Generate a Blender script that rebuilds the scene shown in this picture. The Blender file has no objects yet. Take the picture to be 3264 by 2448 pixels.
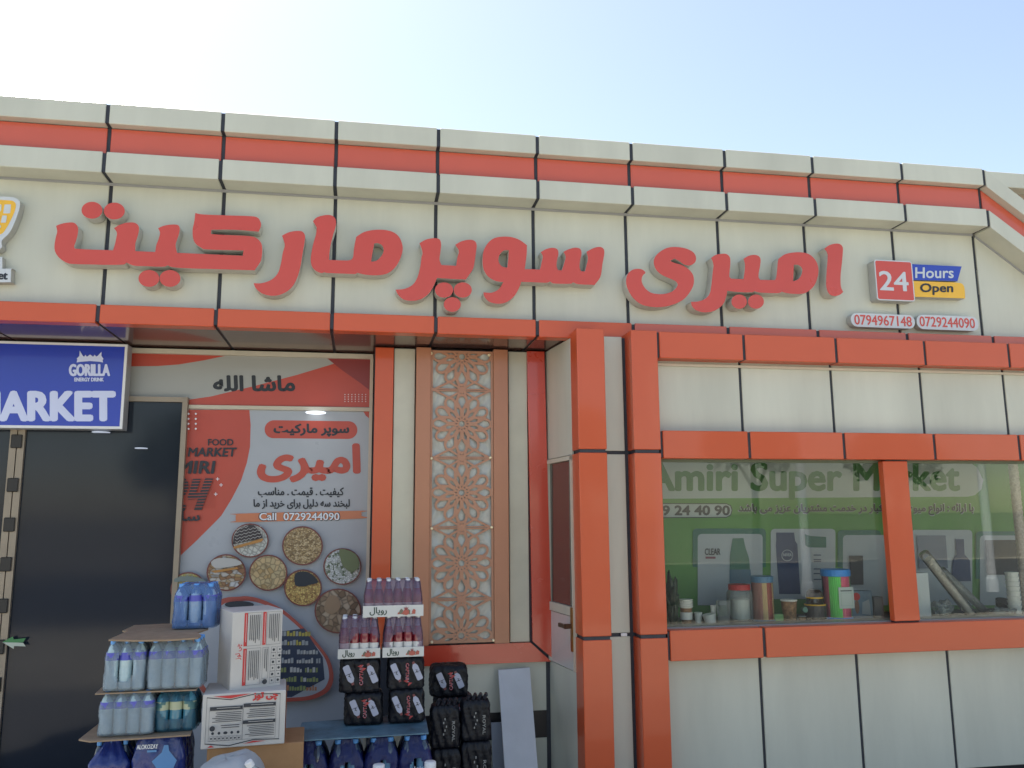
import bpy, bmesh, math, random
from mathutils import Vector, Matrix
from mathutils.geometry import tessellate_polygon
random.seed(7)
sc = bpy.context.scene
COL = sc.collection
# ------------------------------------------------------------------ camera
CAMY, EYE, F = -4.8, 1.6, 2658.0          # camera stands 4.8 m in front of the fascia
YAW, PITCH, ROLL = 0.17784, 0.16004, -0.00718
cy, sy, cp, sp, cr, sr = math.cos(YAW), math.sin(YAW), math.cos(PITCH), math.sin(PITCH), math.cos(ROLL), math.sin(ROLL)
FW = Vector((sy*cp, cy*cp, sp)); RT0 = Vector((cy, -sy, 0)); UP0 = RT0.cross(FW)
RT = RT0*cr + UP0*sr; UP = UP0*cr - RT0*sr
cam = bpy.data.cameras.new('camera'); cam.sensor_width = 36; cam.lens = F/3264*36; cam.clip_end = 2000; cam.clip_start = .05
co = bpy.data.objects.new('camera', cam); COL.objects.link(co)
co.matrix_world = Matrix(((RT.x, UP.x, -FW.x, 0), (RT.y, UP.y, -FW.y, CAMY), (RT.z, UP.z, -FW.z, EYE), (0, 0, 0, 1)))
sc.camera = co
# ------------------------------------------------------------------ sky, sun, exposure
w = bpy.data.worlds.new('World'); sc.world = w; w.use_nodes = True
nt = w.node_tree; bg = nt.nodes['Background']
sky = nt.nodes.new('ShaderNodeTexSky'); sky.sky_type = 'NISHITA'; sky.sun_disc = False
SUN_EL, SUN_AZ = math.radians(60), math.radians(-38)       # azimuth from +Y towards +X: sun stands behind the shop
sky.sun_elevation = SUN_EL; sky.sun_rotation = SUN_AZ
sky.air_density = 1.0; sky.dust_density = 1.8; sky.ozone_density = 1.0; sky.altitude = 900
tn = nt.nodes.new('ShaderNodeVectorMath'); tn.operation = 'MULTIPLY'; tn.inputs[1].default_value = (1.16, 1.01, .86)   # dusty air
nt.links.new(sky.outputs[0], tn.inputs[0]); nt.links.new(tn.outputs[0], bg.inputs[0]); bg.inputs[1].default_value = 0.105
sd = bpy.data.lights.new('sun', 'SUN'); sd.energy = 5.0; sd.angle = math.radians(.5); sd.color = (1, .97, .91)
so = bpy.data.objects.new('sun', sd); COL.objects.link(so)
sdir = Vector((math.sin(SUN_AZ)*math.cos(SUN_EL), math.cos(SUN_AZ)*math.cos(SUN_EL), math.sin(SUN_EL)))
so.rotation_euler = sdir.to_track_quat('Z', 'Y').to_euler(); so.location = (0, 20, 30)
vs = sc.view_settings; vs.view_transform = 'Standard'; vs.look = 'None'; vs.gamma = 1; vs.use_curve_mapping = False
vs.exposure = 1.62
sc.cycles.max_bounces = 8; sc.cycles.transparent_max_bounces = 24
try: sc.cycles.use_denoising = True
except Exception: pass
# ------------------------------------------------------------------ helpers
def at(px, py, Y):
    """place of the thing seen at (px,py) of the 3264x2448 photograph, at world depth Y"""
    v = RT*((px-1632)/F) - UP*((py-1224)/F) + FW
    k = (Y-CAMY)/v.y
    return Vector((v.x*k, Y, EYE+v.z*k))
def crop(ox, oy, s): return lambda p: (ox+p[0]*s, oy+p[1]*s)
def tag(o, label=None, cat=None, group=None, kind=None):
    if label: o['label'] = label
    if cat: o['category'] = cat
    if group: o['group'] = group
    if kind: o['kind'] = kind
    return o
def empty(name, loc=(0, 0, 0), rz=0, label=None, cat=None, group=None):
    o = bpy.data.objects.new(name, None); o.empty_display_size = .05; COL.objects.link(o)
    o.location = loc; o.rotation_euler = (0, 0, rz); tag(o, label, cat, group); return o
def link(name, me, parent=None, loc=None, rot=None):
    o = bpy.data.objects.new(name, me); COL.objects.link(o)
    if parent: o.parent = parent
    if loc is not None: o.location = loc
    if rot is not None: o.rotation_euler = rot
    return o
MATS = {}
def rgb(h):
    def l(c): c /= 255; return c/12.92 if c <= .04045 else ((c+.055)/1.055)**2.4
    return tuple(l(int(h[i:i+2], 16)) for i in (0, 2, 4))
def mat(name, col, rough=.5, metal=0, coat=0, noise=0, nscale=3, streak=False, bump=0, bscale=200, trans=0, alpha=1, emis=0, spec=.5, wav=0, coatrough=.05, rnd=0):
    if name in MATS: return MATS[name]
    m = bpy.data.materials.new(name); m.use_nodes = True; N = m.node_tree.nodes; L = m.node_tree.links
    b = N['Principled BSDF']
    if isinstance(col, str): col = rgb(col)
    b.inputs['Base Color'].default_value = (*col, 1); b.inputs['Roughness'].default_value = rough
    b.inputs['Metallic'].default_value = metal; b.inputs['Coat Weight'].default_value = coat
    b.inputs['Coat Roughness'].default_value = coatrough
    b.inputs['Transmission Weight'].default_value = trans; b.inputs['Alpha'].default_value = alpha
    b.inputs['Specular IOR Level'].default_value = spec
    if emis:
        b.inputs['Emission Color'].default_value = (*col, 1); b.inputs['Emission Strength'].default_value = emis
    if noise or rnd:
        tc = N.new('ShaderNodeTexCoord'); mp = N.new('ShaderNodeMapping'); L.new(tc.outputs['Object'], mp.inputs[0])
        mp.inputs['Scale'].default_value = (1, 1, .18) if streak else (1, 1, 1)
        n = N.new('ShaderNodeTexNoise'); n.inputs['Scale'].default_value = nscale; n.inputs['Detail'].default_value = 7; n.inputs['Roughness'].default_value = .62
        geo = N.new('ShaderNodeNewGeometry') ; L.new(geo.outputs['Position'], mp.inputs[0])
        L.new(mp.outputs[0], n.inputs[0])
        mr = N.new('ShaderNodeMapRange'); L.new(n.outputs[0], mr.inputs[0]); mr.inputs[1].default_value = .3; mr.inputs[2].default_value = .72
        mr.inputs[3].default_value = 1-noise; mr.inputs[4].default_value = 1+noise*.35
        oi = N.new('ShaderNodeObjectInfo'); mr2 = N.new('ShaderNodeMapRange'); L.new(oi.outputs['Random'], mr2.inputs[0])
        mr2.inputs[3].default_value = 1-rnd; mr2.inputs[4].default_value = 1+rnd
        mu = N.new('ShaderNodeMath'); mu.operation = 'MULTIPLY'; L.new(mr.outputs[0], mu.inputs[0]); L.new(mr2.outputs[0], mu.inputs[1])
        vm = N.new('ShaderNodeVectorMath'); vm.operation = 'SCALE'; vm.inputs[0].default_value = col; L.new(mu.outputs[0], vm.inputs['Scale'])
        L.new(vm.outputs[0], b.inputs['Base Color'])
        mr3 = N.new('ShaderNodeMapRange'); L.new(n.outputs[0], mr3.inputs[0]); mr3.inputs[3].default_value = min(1, rough*1.35); mr3.inputs[4].default_value = rough*.8
        L.new(mr3.outputs[0], b.inputs['Roughness'])
    if bump or wav:
        geo = N.new('ShaderNodeNewGeometry'); n = N.new('ShaderNodeTexNoise'); n.inputs['Scale'].default_value = bscale if bump else 2.2
        n.inputs['Detail'].default_value = 4 if bump else 1
        L.new(geo.outputs['Position'], n.inputs[0]); bp = N.new('ShaderNodeBump'); L.new(n.outputs[0], bp.inputs['Height'])
        bp.inputs['Strength'].default_value = bump or wav; bp.inputs['Distance'].default_value = .002 if bump else .02
        L.new(bp.outputs[0], b.inputs['Normal'])
        if wav: L.new(bp.outputs[0], b.inputs['Coat Normal'])
    MATS[name] = m; return m
def glass(name, tint=(1, 1, 1), ior=1.5, rough=0.0, haze=0, hazecol=(.8, .8, .8)):
    """thin pane: clear, reflecting by Fresnel, with a little diffuse dust"""
    if name in MATS: return MATS[name]
    m = bpy.data.materials.new(name); m.use_nodes = True; N = m.node_tree.nodes; L = m.node_tree.links
    N.remove(N['Principled BSDF']); out = N['Material Output']
    t = N.new('ShaderNodeBsdfTransparent'); t.inputs[0].default_value = (*tint, 1)
    g = N.new('ShaderNodeBsdfGlossy'); g.inputs['Roughness'].default_value = rough
    fr = N.new('ShaderNodeFresnel'); fr.inputs[0].default_value = ior
    mx = N.new('ShaderNodeMixShader'); L.new(fr.outputs[0], mx.inputs[0]); L.new(t.outputs[0], mx.inputs[1]); L.new(g.outputs[0], mx.inputs[2])
    last = mx
    if haze:
        d = N.new('ShaderNodeBsdfDiffuse'); d.inputs[0].default_value = (*hazecol, 1)
        m2 = N.new('ShaderNodeMixShader'); m2.inputs[0].default_value = haze
        L.new(mx.outputs[0], m2.inputs[1]); L.new(d.outputs[0], m2.inputs[2]); last = m2
    L.new(last.outputs[0], out.inputs[0]); MATS[name] = m; return m
# --- mesh building
def mesh(name, V, Fc, mats, idx=None, smooth=False):
    me = bpy.data.meshes.new(name); me.from_pydata([tuple(v) for v in V], [], Fc)
    for m in (mats if isinstance(mats, (list, tuple)) else [mats]): me.materials.append(m)
    if idx:
        for p, i in zip(me.polygons, idx): p.material_index = i
    if smooth:
        for p in me.polygons: p.use_smooth = True
    me.update(); return me
class MB:
    def __init__(s): s.V = []; s.F = []; s.I = []
    def add(s, V, Fc, i=0):
        o = len(s.V); s.V += [tuple(v) for v in V]; s.F += [tuple(a+o for a in f) for f in Fc]; s.I += [i]*len(Fc)
    def box(s, x0, x1, y0, y1, z0, z1, i=0, c=0):
        if c <= 0:
            V = [(x, y, z) for z in (z0, z1) for y in (y0, y1) for x in (x0, x1)]
            s.add(V, [(0, 2, 3, 1), (4, 5, 7, 6), (0, 1, 5, 4), (2, 6, 7, 3), (0, 4, 6, 2), (1, 3, 7, 5)], i); return
        bm = bmesh.new(); bmesh.ops.create_cube(bm, size=1)
        for v in bm.verts: v.co = ((x0+x1)/2+v.co.x*(x1-x0), (y0+y1)/2+v.co.y*(y1-y0), (z0+z1)/2+v.co.z*(z1-z0))
        bmesh.ops.bevel(bm, geom=bm.edges[:], offset=c, segments=1, affect='EDGES')
        bm.verts.index_update(); s.add([v.co[:] for v in bm.verts], [[v.index for v in f.verts] for f in bm.faces], i); bm.free()
    def lathe(s, prof, n=16, c=(0, 0, 0), i=0, cap=True):
        o = []; 
        for r, z in prof:
            for k in range(n):
                a = 2*math.pi*k/n; o.append((c[0]+r*math.cos(a), c[1]+r*math.sin(a), c[2]+z))
        Fc = [(j*n+k, j*n+(k+1) % n, (j+1)*n+(k+1) % n, (j+1)*n+k) for j in range(len(prof)-1) for k in range(n)]
        if cap: Fc += [tuple(range(n-1, -1, -1)), tuple((len(prof)-1)*n+k for k in range(n))]
        s.add(o, Fc, i)
    def tube(s, pts, r, n=6, i=0):
        pts = [Vector(p) for p in pts]; rings = []
        for k, p in enumerate(pts):
            d = (pts[min(k+1, len(pts)-1)]-pts[max(k-1, 0)]).normalized()
            a = d.cross(Vector((0, 0, 1)) if abs(d.z) < .9 else Vector((1, 0, 0))).normalized(); b = d.cross(a)
            rr = r[k] if isinstance(r, (list, tuple)) else r
            rings.append([p+a*rr*math.cos(2*math.pi*j/n)+b*rr*math.sin(2*math.pi*j/n) for j in range(n)])
        Fc = [(k*n+j, k*n+(j+1) % n, (k+1)*n+(j+1) % n, (k+1)*n+j) for k in range(len(pts)-1) for j in range(n)]
        Fc += [tuple(range(n-1, -1, -1)), tuple((len(pts)-1)*n+j for j in range(n))]
        s.add([v for R in rings for v in R], Fc, i)
    def plate(s, loops, y0, y1, i=0, iside=None):
        """2D loops (x,z) [outer, holes...] given depth from y0 (front) to y1 (back)"""
        L3 = [[Vector((p[0], p[1], 0)) for p in l] for l in loops]
        T = tessellate_polygon(L3); flat = [p for l in loops for p in l]; n = len(flat)
        Vf = [(p[0], y0, p[1]) for p in flat]; s.add(Vf, [tuple(t) for t in T], i)
        if y1 is None: return
        V2 = [(p[0], y0, p[1]) for p in flat]+[(p[0], y1, p[1]) for p in flat]; Fc = []; o = 0
        for l in loops:
            m = len(l); Fc += [(o+k, o+(k+1) % m, n+o+(k+1) % m, n+o+k) for k in range(m)]; o += m
        s.add(V2, Fc, i if iside is None else iside)
    def build(s, name, mats, parent=None, smooth=False, loc=None, rot=None, fixn=False):
        me = mesh(name, s.V, s.F, mats, s.I, smooth)
        if fixn:
            bm = bmesh.new(); bm.from_mesh(me); bmesh.ops.recalc_face_normals(bm, faces=bm.faces); bm.to_mesh(me); bm.free()
        return link(name, me, parent, loc, rot)
def box(name, x0, x1, y0, y1, z0, z1, m, parent=None, c=0):
    b = MB(); b.box(x0, x1, y0, y1, z0, z1, 0, c); return b.build(name, m, parent)
def smooth(P, n=5):
    """closed loop; points with a third value are corners, between them a Catmull-Rom curve runs"""
    N = len(P); ci = [k for k, p in enumerate(P) if len(p) > 2]
    out = []
    def cr4(a, b, c, d, t):
        return tuple(.5*((2*b[j])+(-a[j]+c[j])*t+(2*a[j]-5*b[j]+4*c[j]-d[j])*t*t+(-a[j]+3*b[j]-3*c[j]+d[j])*t**3) for j in (0, 1))
    if not ci:
        for k in range(N):
            for t in range(n): out.append(cr4(P[k-1], P[k], P[(k+1) % N], P[(k+2) % N], t/n))
        return out
    for q, s0 in enumerate(ci):
        s1 = ci[(q+1) % len(ci)]; L = ((s1-s0-1) % N)+1
        seg = [P[(s0+j) % N][:2] for j in range(L+1)]
        if L == 1: out.append(seg[0]); continue
        for j in range(L):
            a = seg[j-1] if j > 0 else tuple(2*seg[0][k]-seg[1][k] for k in (0, 1))
            d = seg[j+2] if j+2 <= L else tuple(2*seg[L][k]-seg[L-1][k] for k in (0, 1))
            for t in range(n): out.append(cr4(a, seg[j], seg[j+1], d, t/n))
    return out
def ell(cx, cz, rx, rz=None, n=28, a0=0):
    rz = rz or rx
    return [(cx+rx*math.cos(a0+2*math.pi*k/n), cz+rz*math.sin(a0+2*math.pi*k/n)) for k in range(n)]
def rrect(x0, x1, z0, z1, r, n=5):
    o = []
    for cx, cz, a in ((x1-r, z1-r, 0), (x0+r, z1-r, 90), (x0+r, z0+r, 180), (x1-r, z0+r, 270)):
        for k in range(n+1):
            t = math.radians(a+90*k/n); o.append((cx+r*math.cos(t), cz+r*math.sin(t)))
    return o
# --- lettering: Persian joined forms for Blender's own font
AR = {'ا': (0xFE8D, 2), 'ب': (0xFE8F, 4), 'ت': (0xFE95, 4), 'ج': (0xFE9D, 4), 'ح': (0xFEA1, 4), 'خ': (0xFEA5, 4), 'د': (0xFEA9, 2), 'ر': (0xFEAD, 2), 'ز': (0xFEAF, 2),
      'س': (0xFEB1, 4), 'ش': (0xFEB5, 4), 'ص': (0xFEB9, 4), 'ع': (0xFEC9, 4), 'غ': (0xFECD, 4), 'ف': (0xFED1, 4), 'ق': (0xFED5, 4), 'ل': (0xFEDD, 4), 'م': (0xFEE1, 4),
      'ن': (0xFEE5, 4), 'ه': (0xFEE9, 4), 'و': (0xFEED, 2), 'پ': (0xFB56, 4), 'چ': (0xFB7A, 4), 'ک': (0xFB8E, 4), 'گ': (0xFB92, 4), 'ی': (0xFBFC, 4), 'ئ': (0xFE89, 4), 'آ': (0xFE81, 2)}
def shape(s):
    out = ''
    for k, c in enumerate(s):
        if c not in AR: out += c; continue
        b, n = AR[c]; prev = k > 0 and s[k-1] in AR and AR[s[k-1]][1] == 4
        nxt = k+1 < len(s) and s[k+1] in AR and n == 4
        out += chr(b+(3 if prev and nxt else 2 if nxt else 1 if prev else 0))
    return out[::-1]
TC = {}
def text2d(s):
    if s in TC: return TC[s]
    body = shape(s) if any(c in AR for c in s) else s
    c = bpy.data.curves.new('t', 'FONT'); c.body = body; c.size = 1; c.resolution_u = 3
    o = bpy.data.objects.new('t', c); COL.objects.link(o)
    dg = bpy.context.evaluated_depsgraph_get(); me = o.evaluated_get(dg).to_mesh()
    V = [(v.co.x, v.co.y) for v in me.vertices]; Fc = [tuple(p.vertices) for p in me.polygons]
    o.evaluated_get(dg).to_mesh_clear(); bpy.data.objects.remove(o); bpy.data.curves.remove(c)
    x0 = min(v[0] for v in V); x1 = max(v[0] for v in V); y0 = min(v[1] for v in V); y1 = max(v[1] for v in V)
    TC[s] = ([((v[0]-x0)/(x1-x0), (v[1]-y0)/(y1-y0)) for v in V], Fc, (x1-x0)/(y1-y0)); return TC[s]
class Print:
    """flat print: coloured layers on a plane y=const, every layer 0.5 mm above the last; one mesh"""
    def __init__(s, y, step=.0005): s.y = y; s.k = 0; s.mb = MB(); s.mats = []; s.step = step
    def mi(s, m):
        if m not in s.mats: s.mats.append(m)
        return s.mats.index(m)
    def poly(s, pts, m, holes=()):
        s.k += 1; s.mb.plate([pts]+list(holes), s.y-s.k*s.step, None, s.mi(m))
    def rect(s, x0, x1, z0, z1, m): s.poly([(x0, z0), (x1, z0), (x1, z1), (x0, z1)], m)
    def stroke(s, pts, wd, m):
        s.k += 1
        for a, b in zip(pts, pts[1:]):
            a = Vector(a); b = Vector(b); d = (b-a); n = Vector((-d.y, d.x)).normalized()*wd/2; e = d.normalized()*wd*.3
            q = [a-e+n, b+e+n, b+e-n, a-e-n]; s.mb.add([(p.x, s.y-s.k*s.step, p.y) for p in q], [(0, 1, 2, 3)], s.mi(m)); s.k += .1
    def text(s, t, x0, z0, x1, z1, m, bold=0, slant=0, x0b=None, rot=0, ref=None):
        V, Fc, asp = text2d(t); s.k += 1
        offs = [(0, 0)] if not bold else [(bold*math.cos(a), bold*math.sin(a)*.7) for a in [k*math.pi/4 for k in range(8)]]+[(0, 0)]
        H = z1-z0; Wd = (x1-x0) if x1 is not None else H*asp
        for ox, oz in offs:
            P = []
            for u, v in V:
                if rot == 90: x = x0+(1-v)*(x1-x0)+ox; z = z0+u*H+oz
                elif rot == -90: x = x0+v*(x1-x0)+ox; z = z1-u*H+oz
                else: x = x0+u*Wd+ox+slant*v*H; z = z0+v*H+oz
                if ref: x, z = ref(x, z)
                P.append((x, s.y-s.k*s.step, z))
            s.mb.add(P, Fc, s.mi(m)); s.k += .12
    def build(s, name, parent=None, **kw): return s.mb.build(name, s.mats, parent, **kw)
exec_order = []
# ------------------------------------------------------------------ materials
cream = mat('cream_panel', (.555, .56, .47), .38, noise=.15, nscale=2.6, streak=True, rnd=.012, wav=.05, coat=.12, coatrough=.25)
cream_film = mat('cream_film_panel', (.50, .48, .38), .3, noise=.10, nscale=5, streak=False, wav=.35, coat=.35, coatrough=.12)
orange = mat('orange_panel', (.56, .090, .027), .34, noise=.035, nscale=3, spec=.35, coat=.38, coatrough=.06, rnd=.02, wav=.06)
redp = mat('coral_panel', (.57, .10, .052), .32, noise=.05, nscale=3, coat=.45, coatrough=.14, rnd=.02, wav=.06)
deep = mat('red_orange_panel', (.55, .05, .022), .25, noise=.04, coat=.6, coatrough=.08, rnd=.02, wav=.06)
copper = mat('copper_panel', (.42, .17, .085), .36, noise=.04, coat=.3, coatrough=.15)
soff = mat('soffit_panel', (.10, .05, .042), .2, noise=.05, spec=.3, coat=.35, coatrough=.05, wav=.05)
seal = mat('dark_sealant', (.028, .032, .044), .55, noise=.15, nscale=30)
blk = mat('black_band', (.012, .013, .016), .3)
alu = mat('cream_aluminium', (.56, .52, .42), .55, noise=.08, nscale=8)
tan = mat('tan_aluminium', (.30, .25, .19), .4, metal=.2, noise=.1, nscale=8)
doorpan = mat('door_panel', (.55, .52, .50), .22, coat=.4)
white = mat('white_paint', (.74, .75, .76), .4, noise=.03)
whitep = mat('white_print', (.72, .74, .78), .45)
grey = mat('grey_metal', (.30, .31, .32), .4)
conc = mat('concrete', (.385, .35, .28), .85, noise=.25, nscale=1.2, bump=.4, bscale=30)
redl = mat('red_acrylic', (.56, .058, .034), .28, coat=.35, coatrough=.12, noise=.03)
ret = mat('letter_return', (.50, .49, .44), .5, noise=.12, nscale=14)
inkd = mat('ink_dark', (.020, .025, .035), .5); blue = mat('print_blue', (.012, .045, .40), .35, coat=.3)
yel = mat('print_yellow', (.80, .45, .025), .35, coat=.2)
card = mat('cardboard', (.30, .215, .14), .8, noise=.2, nscale=20, bump=.3, bscale=120)
cardb = mat('carton_brown', (.36, .20, .09), .7, noise=.1, nscale=14)
dim = mat('dark_interior', (.05, .05, .05), .8)
# ------------------------------------------------------------------ ground
def plane(name, x0, x1, y0, y1, z, m):
    return tag(link(name, mesh(name, [(x0, y0, z), (x1, y0, z), (x1, y1, z), (x0, y1, z)], [(0, 1, 2, 3)], m)), kind='structure')
plane('ground', -400, 400, -400, 400, -.10, conc)
plane('road', -400, 400, -25, -9.0, -.094, mat('asphalt', (.060, .060, .060), .85, noise=.2, nscale=3, bump=.4, bscale=60))  # unseen asphalt strip, added to darken what the shop window reflects
tag(box('pavement', -14, 14, -3.2, 1.2, -.10, 0, mat('paving', (.20, .19, .17), .8, noise=.2, nscale=4, bump=.3, bscale=40)), kind='structure')
# ------------------------------------------------------------------ the shop
shop = empty('shop_building', (1, 0, 0), 0, 'cream and orange panelled supermarket front with stepped cornice above the signs', 'shop')
shop_off = Vector((1, 0, 0))
def P(o): o.parent = shop; o.matrix_parent_inverse = Matrix.Translation(-shop_off); return o
def pbox(name, x0, x1, y0, y1, z0, z1, m, c=.003, tilt=.0016):
    o = box(name, x0, x1, y0, y1, z0, z1, m, None, c)
    if tilt:
        # each panel hangs a hair out of true
        a, b = random.uniform(-tilt, tilt), random.uniform(-tilt, tilt); cx, cz, Y0 = (x0+x1)/2, (z0+z1)/2, y0
        for v in o.data.vertices: v.co.y += (v.co.x-cx)*a+(v.co.z-cz)*b
    return P(o)
JX = [-3.25, -2.645, -2.04, -1.431, -.819, -.189, .404, 1.002, 1.594, 2.207, 2.808, 3.445, 4.055]
G = .0105
K = .70      # fall of the raking end of the cornice
YT, YR, YF, YC = -.155, -.10, 0.0, -.09
ZT1, ZT0, ZR0, ZB1, ZB0, ZF0, ZC1, ZC0 = 3.893, 3.774, 3.608, 3.608, 3.487, 2.74, 2.761, 2.657
def shear(o, x0=4.055):
    for v in o.data.vertices:
        if v.co.x > x0-.02: v.co.z -= (v.co.x-x0)*K
for a, b in zip(JX, JX[1:]):
    pbox('cornice_panel', a+G, b-G, YT, .25, ZT0, ZT1, cream)
    pbox('coral_trim_panel', a+G, b-G, YR, .2, ZB1-.01, ZT0-.004, redp)
    pbox('cornice_panel', a+G, b-G, YT, YF-.004, ZB0, ZB1, cream)
    pbox('fascia_panel', a+G, b-G, YF, .06, ZF0, ZB0+.05, cream)
b = MB(); b.box(JX[0], 4.055+.012, YT+.008, .24, ZT0+.006, ZT1-.006); b.box(JX[0], 4.055+.012, YR+.008, .22, ZB1+.02, ZT0+.01)
b.box(JX[0], 4.055+.012, YT+.008, .10, ZB0+.006, ZB1-.006); b.box(JX[0], 4.06, YF+.008, .05, ZF0+.01, ZB0-.24); b.box(4.0, 4.6, YF+.009, .049, ZF0+.012, ZB0-.42); b.box(JX[0], 4.055+.012, YF+.0085, .05, ZB0-.25, ZB0+.04)
P(b.build('wall_core', seal))
# grey gap line where the fascia meets the cornice soffit
P(box('flashing_strip', JX[0], 4.05, -.006, .004, ZB0-.014, ZB0+.002, grey))
# raking end beyond the corner
for j in range(2):
    a, bb = 4.055+j*.60, 4.055+(j+1)*.60
    for nm, y0, y1, z0, z1, m in (('cornice_panel', YT, .25, ZT0, ZT1, cream), ('coral_trim_panel', YR, .2, ZB1-.01, ZT0-.004, redp), ('cornice_panel', YT, YF-.004, ZB0, ZB1, cream), ('flashing_strip', -.006, .004, ZB0-.014, ZB0+.002, grey)):
        o = box(nm, a+G, bb-G*(nm != 'flashing_strip'), y0, y1, z0, z1, m, None, .002 if nm != 'flashing_strip' else 0); shear(o); P(o)
# fascia under the rake
bb = MB(); bb.plate([[(4.055+G, ZF0), (5.08, ZF0), (5.08, ZB0-(5.08-4.055)*K+.03), (4.055+G, ZB0+.03)]], YF, .05); P(bb.build('fascia_panel', cream))
# level parapet behind the rake, with its recessed trim
pr = at(3200, 549, -.06); pb = at(3230, 598, -.06)
P(box('parapet_panel', 4.075, 7.2, -.06, .25, pb.z, pr.z, cream, None, .003))
P(box('coral_trim_panel', 4.3, 7.2, .10, .2, pb.z-.9, pb.z+.0, copper))
P(box('parapet_panel', 4.3, 7.2, .02, .19, pb.z-.004, pb.z+.001, cream))
P(box('parapet_panel', 4.2, 7.2, .09, .19, 2.70, pb.z-.85, cream)); P(box('side_wall', 7.06, 7.12, -.073, .3, 0, 2.65, cream))
# canopy band and soffit
JC = [-3.25, -2.645, -2.04, -1.425, -.815, -.187, .402, 1.002, 1.594, 2.205, 2.807, 3.43, 4.055, 4.68, 5.3, 5.9, 6.5, 7.12]
for a, c2 in zip(JC, JC[1:]):
    pbox('canopy_panel', a+G, c2-G, YC, YC+.085, ZC0, ZC1, orange if c2 < 1.7 else redp, .003)
    if a < 1.1: 
        e = min(c2-G, 1.19)
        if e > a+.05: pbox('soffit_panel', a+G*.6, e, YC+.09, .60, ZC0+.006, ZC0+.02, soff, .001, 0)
P(box('canopy_core', -3.25, 7.1, YC+.008, .62, ZC0+.012, ZC1-.006, seal))
P(box('unseen_roof', -3.25, 7.2, .24, 8, 3.50, 3.60, conc)); P(box('unseen_rear_wall', -3.25, 7.2, 7.9, 8, 0, 3.5, dim))  # unseen roof and walls, added to stop sun leaking in behind the front
P(box('side_wall', -3.28, -3.2, .26, 7.9, 0, 3.5, dim)); P(box('side_wall', 7.12, 7.2, .26, 7.9, 0, 3.5, dim)); P(box('side_wall', -3.25, -3.2, YC+.01, .26, ZC1+.001, 3.5, dim))
# columns either side of the cream strip
def uv(px, py, Y): return at(px, py, Y).x
YA = -.24
XA0, XA1, XB0, XB1 = 1.200, 1.364, 1.527, 1.686
ZTOP = 2.684
ZJ = at(2250, 1440, YA).z  # horizontal joints
zj1 = at(1890, 1437, YA).z; zj2 = at(1960, 2033, YA).z
for (x0, x1, m) in ((XA0, XA1, orange), (XB0, XB1, orange)):
    for z0, z1 in ((.02, zj2-.010), (zj2+.010, zj1-.010), (zj1+.010, ZTOP)):
        pbox('column_panel', x0, x1, YA, YC-.002+(.06 if x0 > 1.4 else 0.03), z0, z1, m, .003, .001)
for z0, z1 in ((.02, zj2-.010), (zj2+.010, zj1-.010), (zj1+.010, 2.664)):
    pbox('infill_panel', XA1+.004, XB0-.022, -.13, -.08, z0, z1, cream, .002, .001)
P(box('column_core', XA0+.008, XB1-.008, -.118, .02, .02, 2.66, seal)); P(box('column_core', XA0+.008, XA1-.006, YA+.008, -.1, .03, 2.67, seal)); P(box('column_core', XB0+.008, XB1-.008, YA+.008, -.1, .03, 2.67, seal))
# window wall right of the columns
YB, YW = -.22, -.113
def bandp(name, js, z0, z1, m=None, y0=YB, y1=YB+.10):
    for a, c2 in zip(js, js[1:]): pbox(name, a+.009, c2-.009, y0, y1, z0, z1, m or orange)
XS = XB1+.012
bandp('band_panel', [XS, 2.24, 2.844, 3.449, 4.046, 4.65, 5.25, 5.85, 6.45, 7.05], 2.526, 2.684)
bandp('band_panel', [XS, 2.242, 2.852, 3.460, 4.053, 4.66, 5.25, 5.85, 6.45, 7.05], 1.937, 2.098)
bandp('band_panel', [XS, 2.270, 5.28, 7.05], .812, .977)
P(box('band_core', XS-.004, 7.05, YB+.008, YB+.09, 2.53, 2.68, seal)); P(box('band_core', XS-.004, 7.05, YB+.008, YB+.09, 1.943, 2.092, seal)); P(box('band_core', XS-.004, 7.05, YB+.008, YB+.09, .818, .971, seal))
bandp('wall_panel', [XS-.02, 2.256, 2.86, 3.478, 4.078, 4.68, 5.28, 5.88, 6.48, 7.05], 2.0, 2.60, cream, YW, YW+.03)
bandp('wall_panel', [XS-.02, 2.287, 2.90, 3.50, 4.11, 4.71, 5.31, 5.91, 6.5, 7.05], .12, .9, cream, YW, YW+.03)
P(box('trim_strip', XS-.004, 7.05, YW-.016, YW-.002, 2.497, 2.512, alu))
P(box('wall_core', XS-.02, 7.05, YW+.008, .02, 2.05, 2.654, seal)); P(box('wall_core', XS-.02, 7.05, YW+.008, .02, .10, .88, seal))
P(box('plinth', XS-.02, 7.05, YW+.004, .03, 0, .115, blk))
q = at(1990, 2033, -.14); P(box('clip', q.x-.018, q.x+.018, -.140, -.131, zj2-.009, zj2+.009, white, None, .002))
# shop window: mullion, sill, panes, dark room behind
YG = -.135
win = P(MB().build('shop_window', grey)); 
def W(o): o.parent = win; return o
mb = MB(); mb.box(XS, 7.05, YG-.01, YG+.12, .955, .985); W(mb.build('sill', mat('sill_grey', (.22, .23, .24), .35)))
mb = MB(); mb.box(XS, 7.05, YG-.012, YG+.012, 1.92, 1.95); mb.box(XS, XS+.022, YG-.012, YG+.012, .985, 1.92); W(mb.build('frame', mat('green_grey_frame', (.10, .13, .08), .4)))
W(box('mullion', 3.112, 3.277, -.20, YG-.014, .986, 1.929, orange, None, .003))
mb = MB(); mb.box(3.118, 3.277, -.185, YG-.014, .977, .985); mb.box(3.135, 3.283, -.19, YG-.014, 1.930, 1.9365); W(mb.build('joint', seal))
pane = glass('window_glass', (.96, .98, .96), 1.37, haze=.004, hazecol=(.7, .72, .7))
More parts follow.
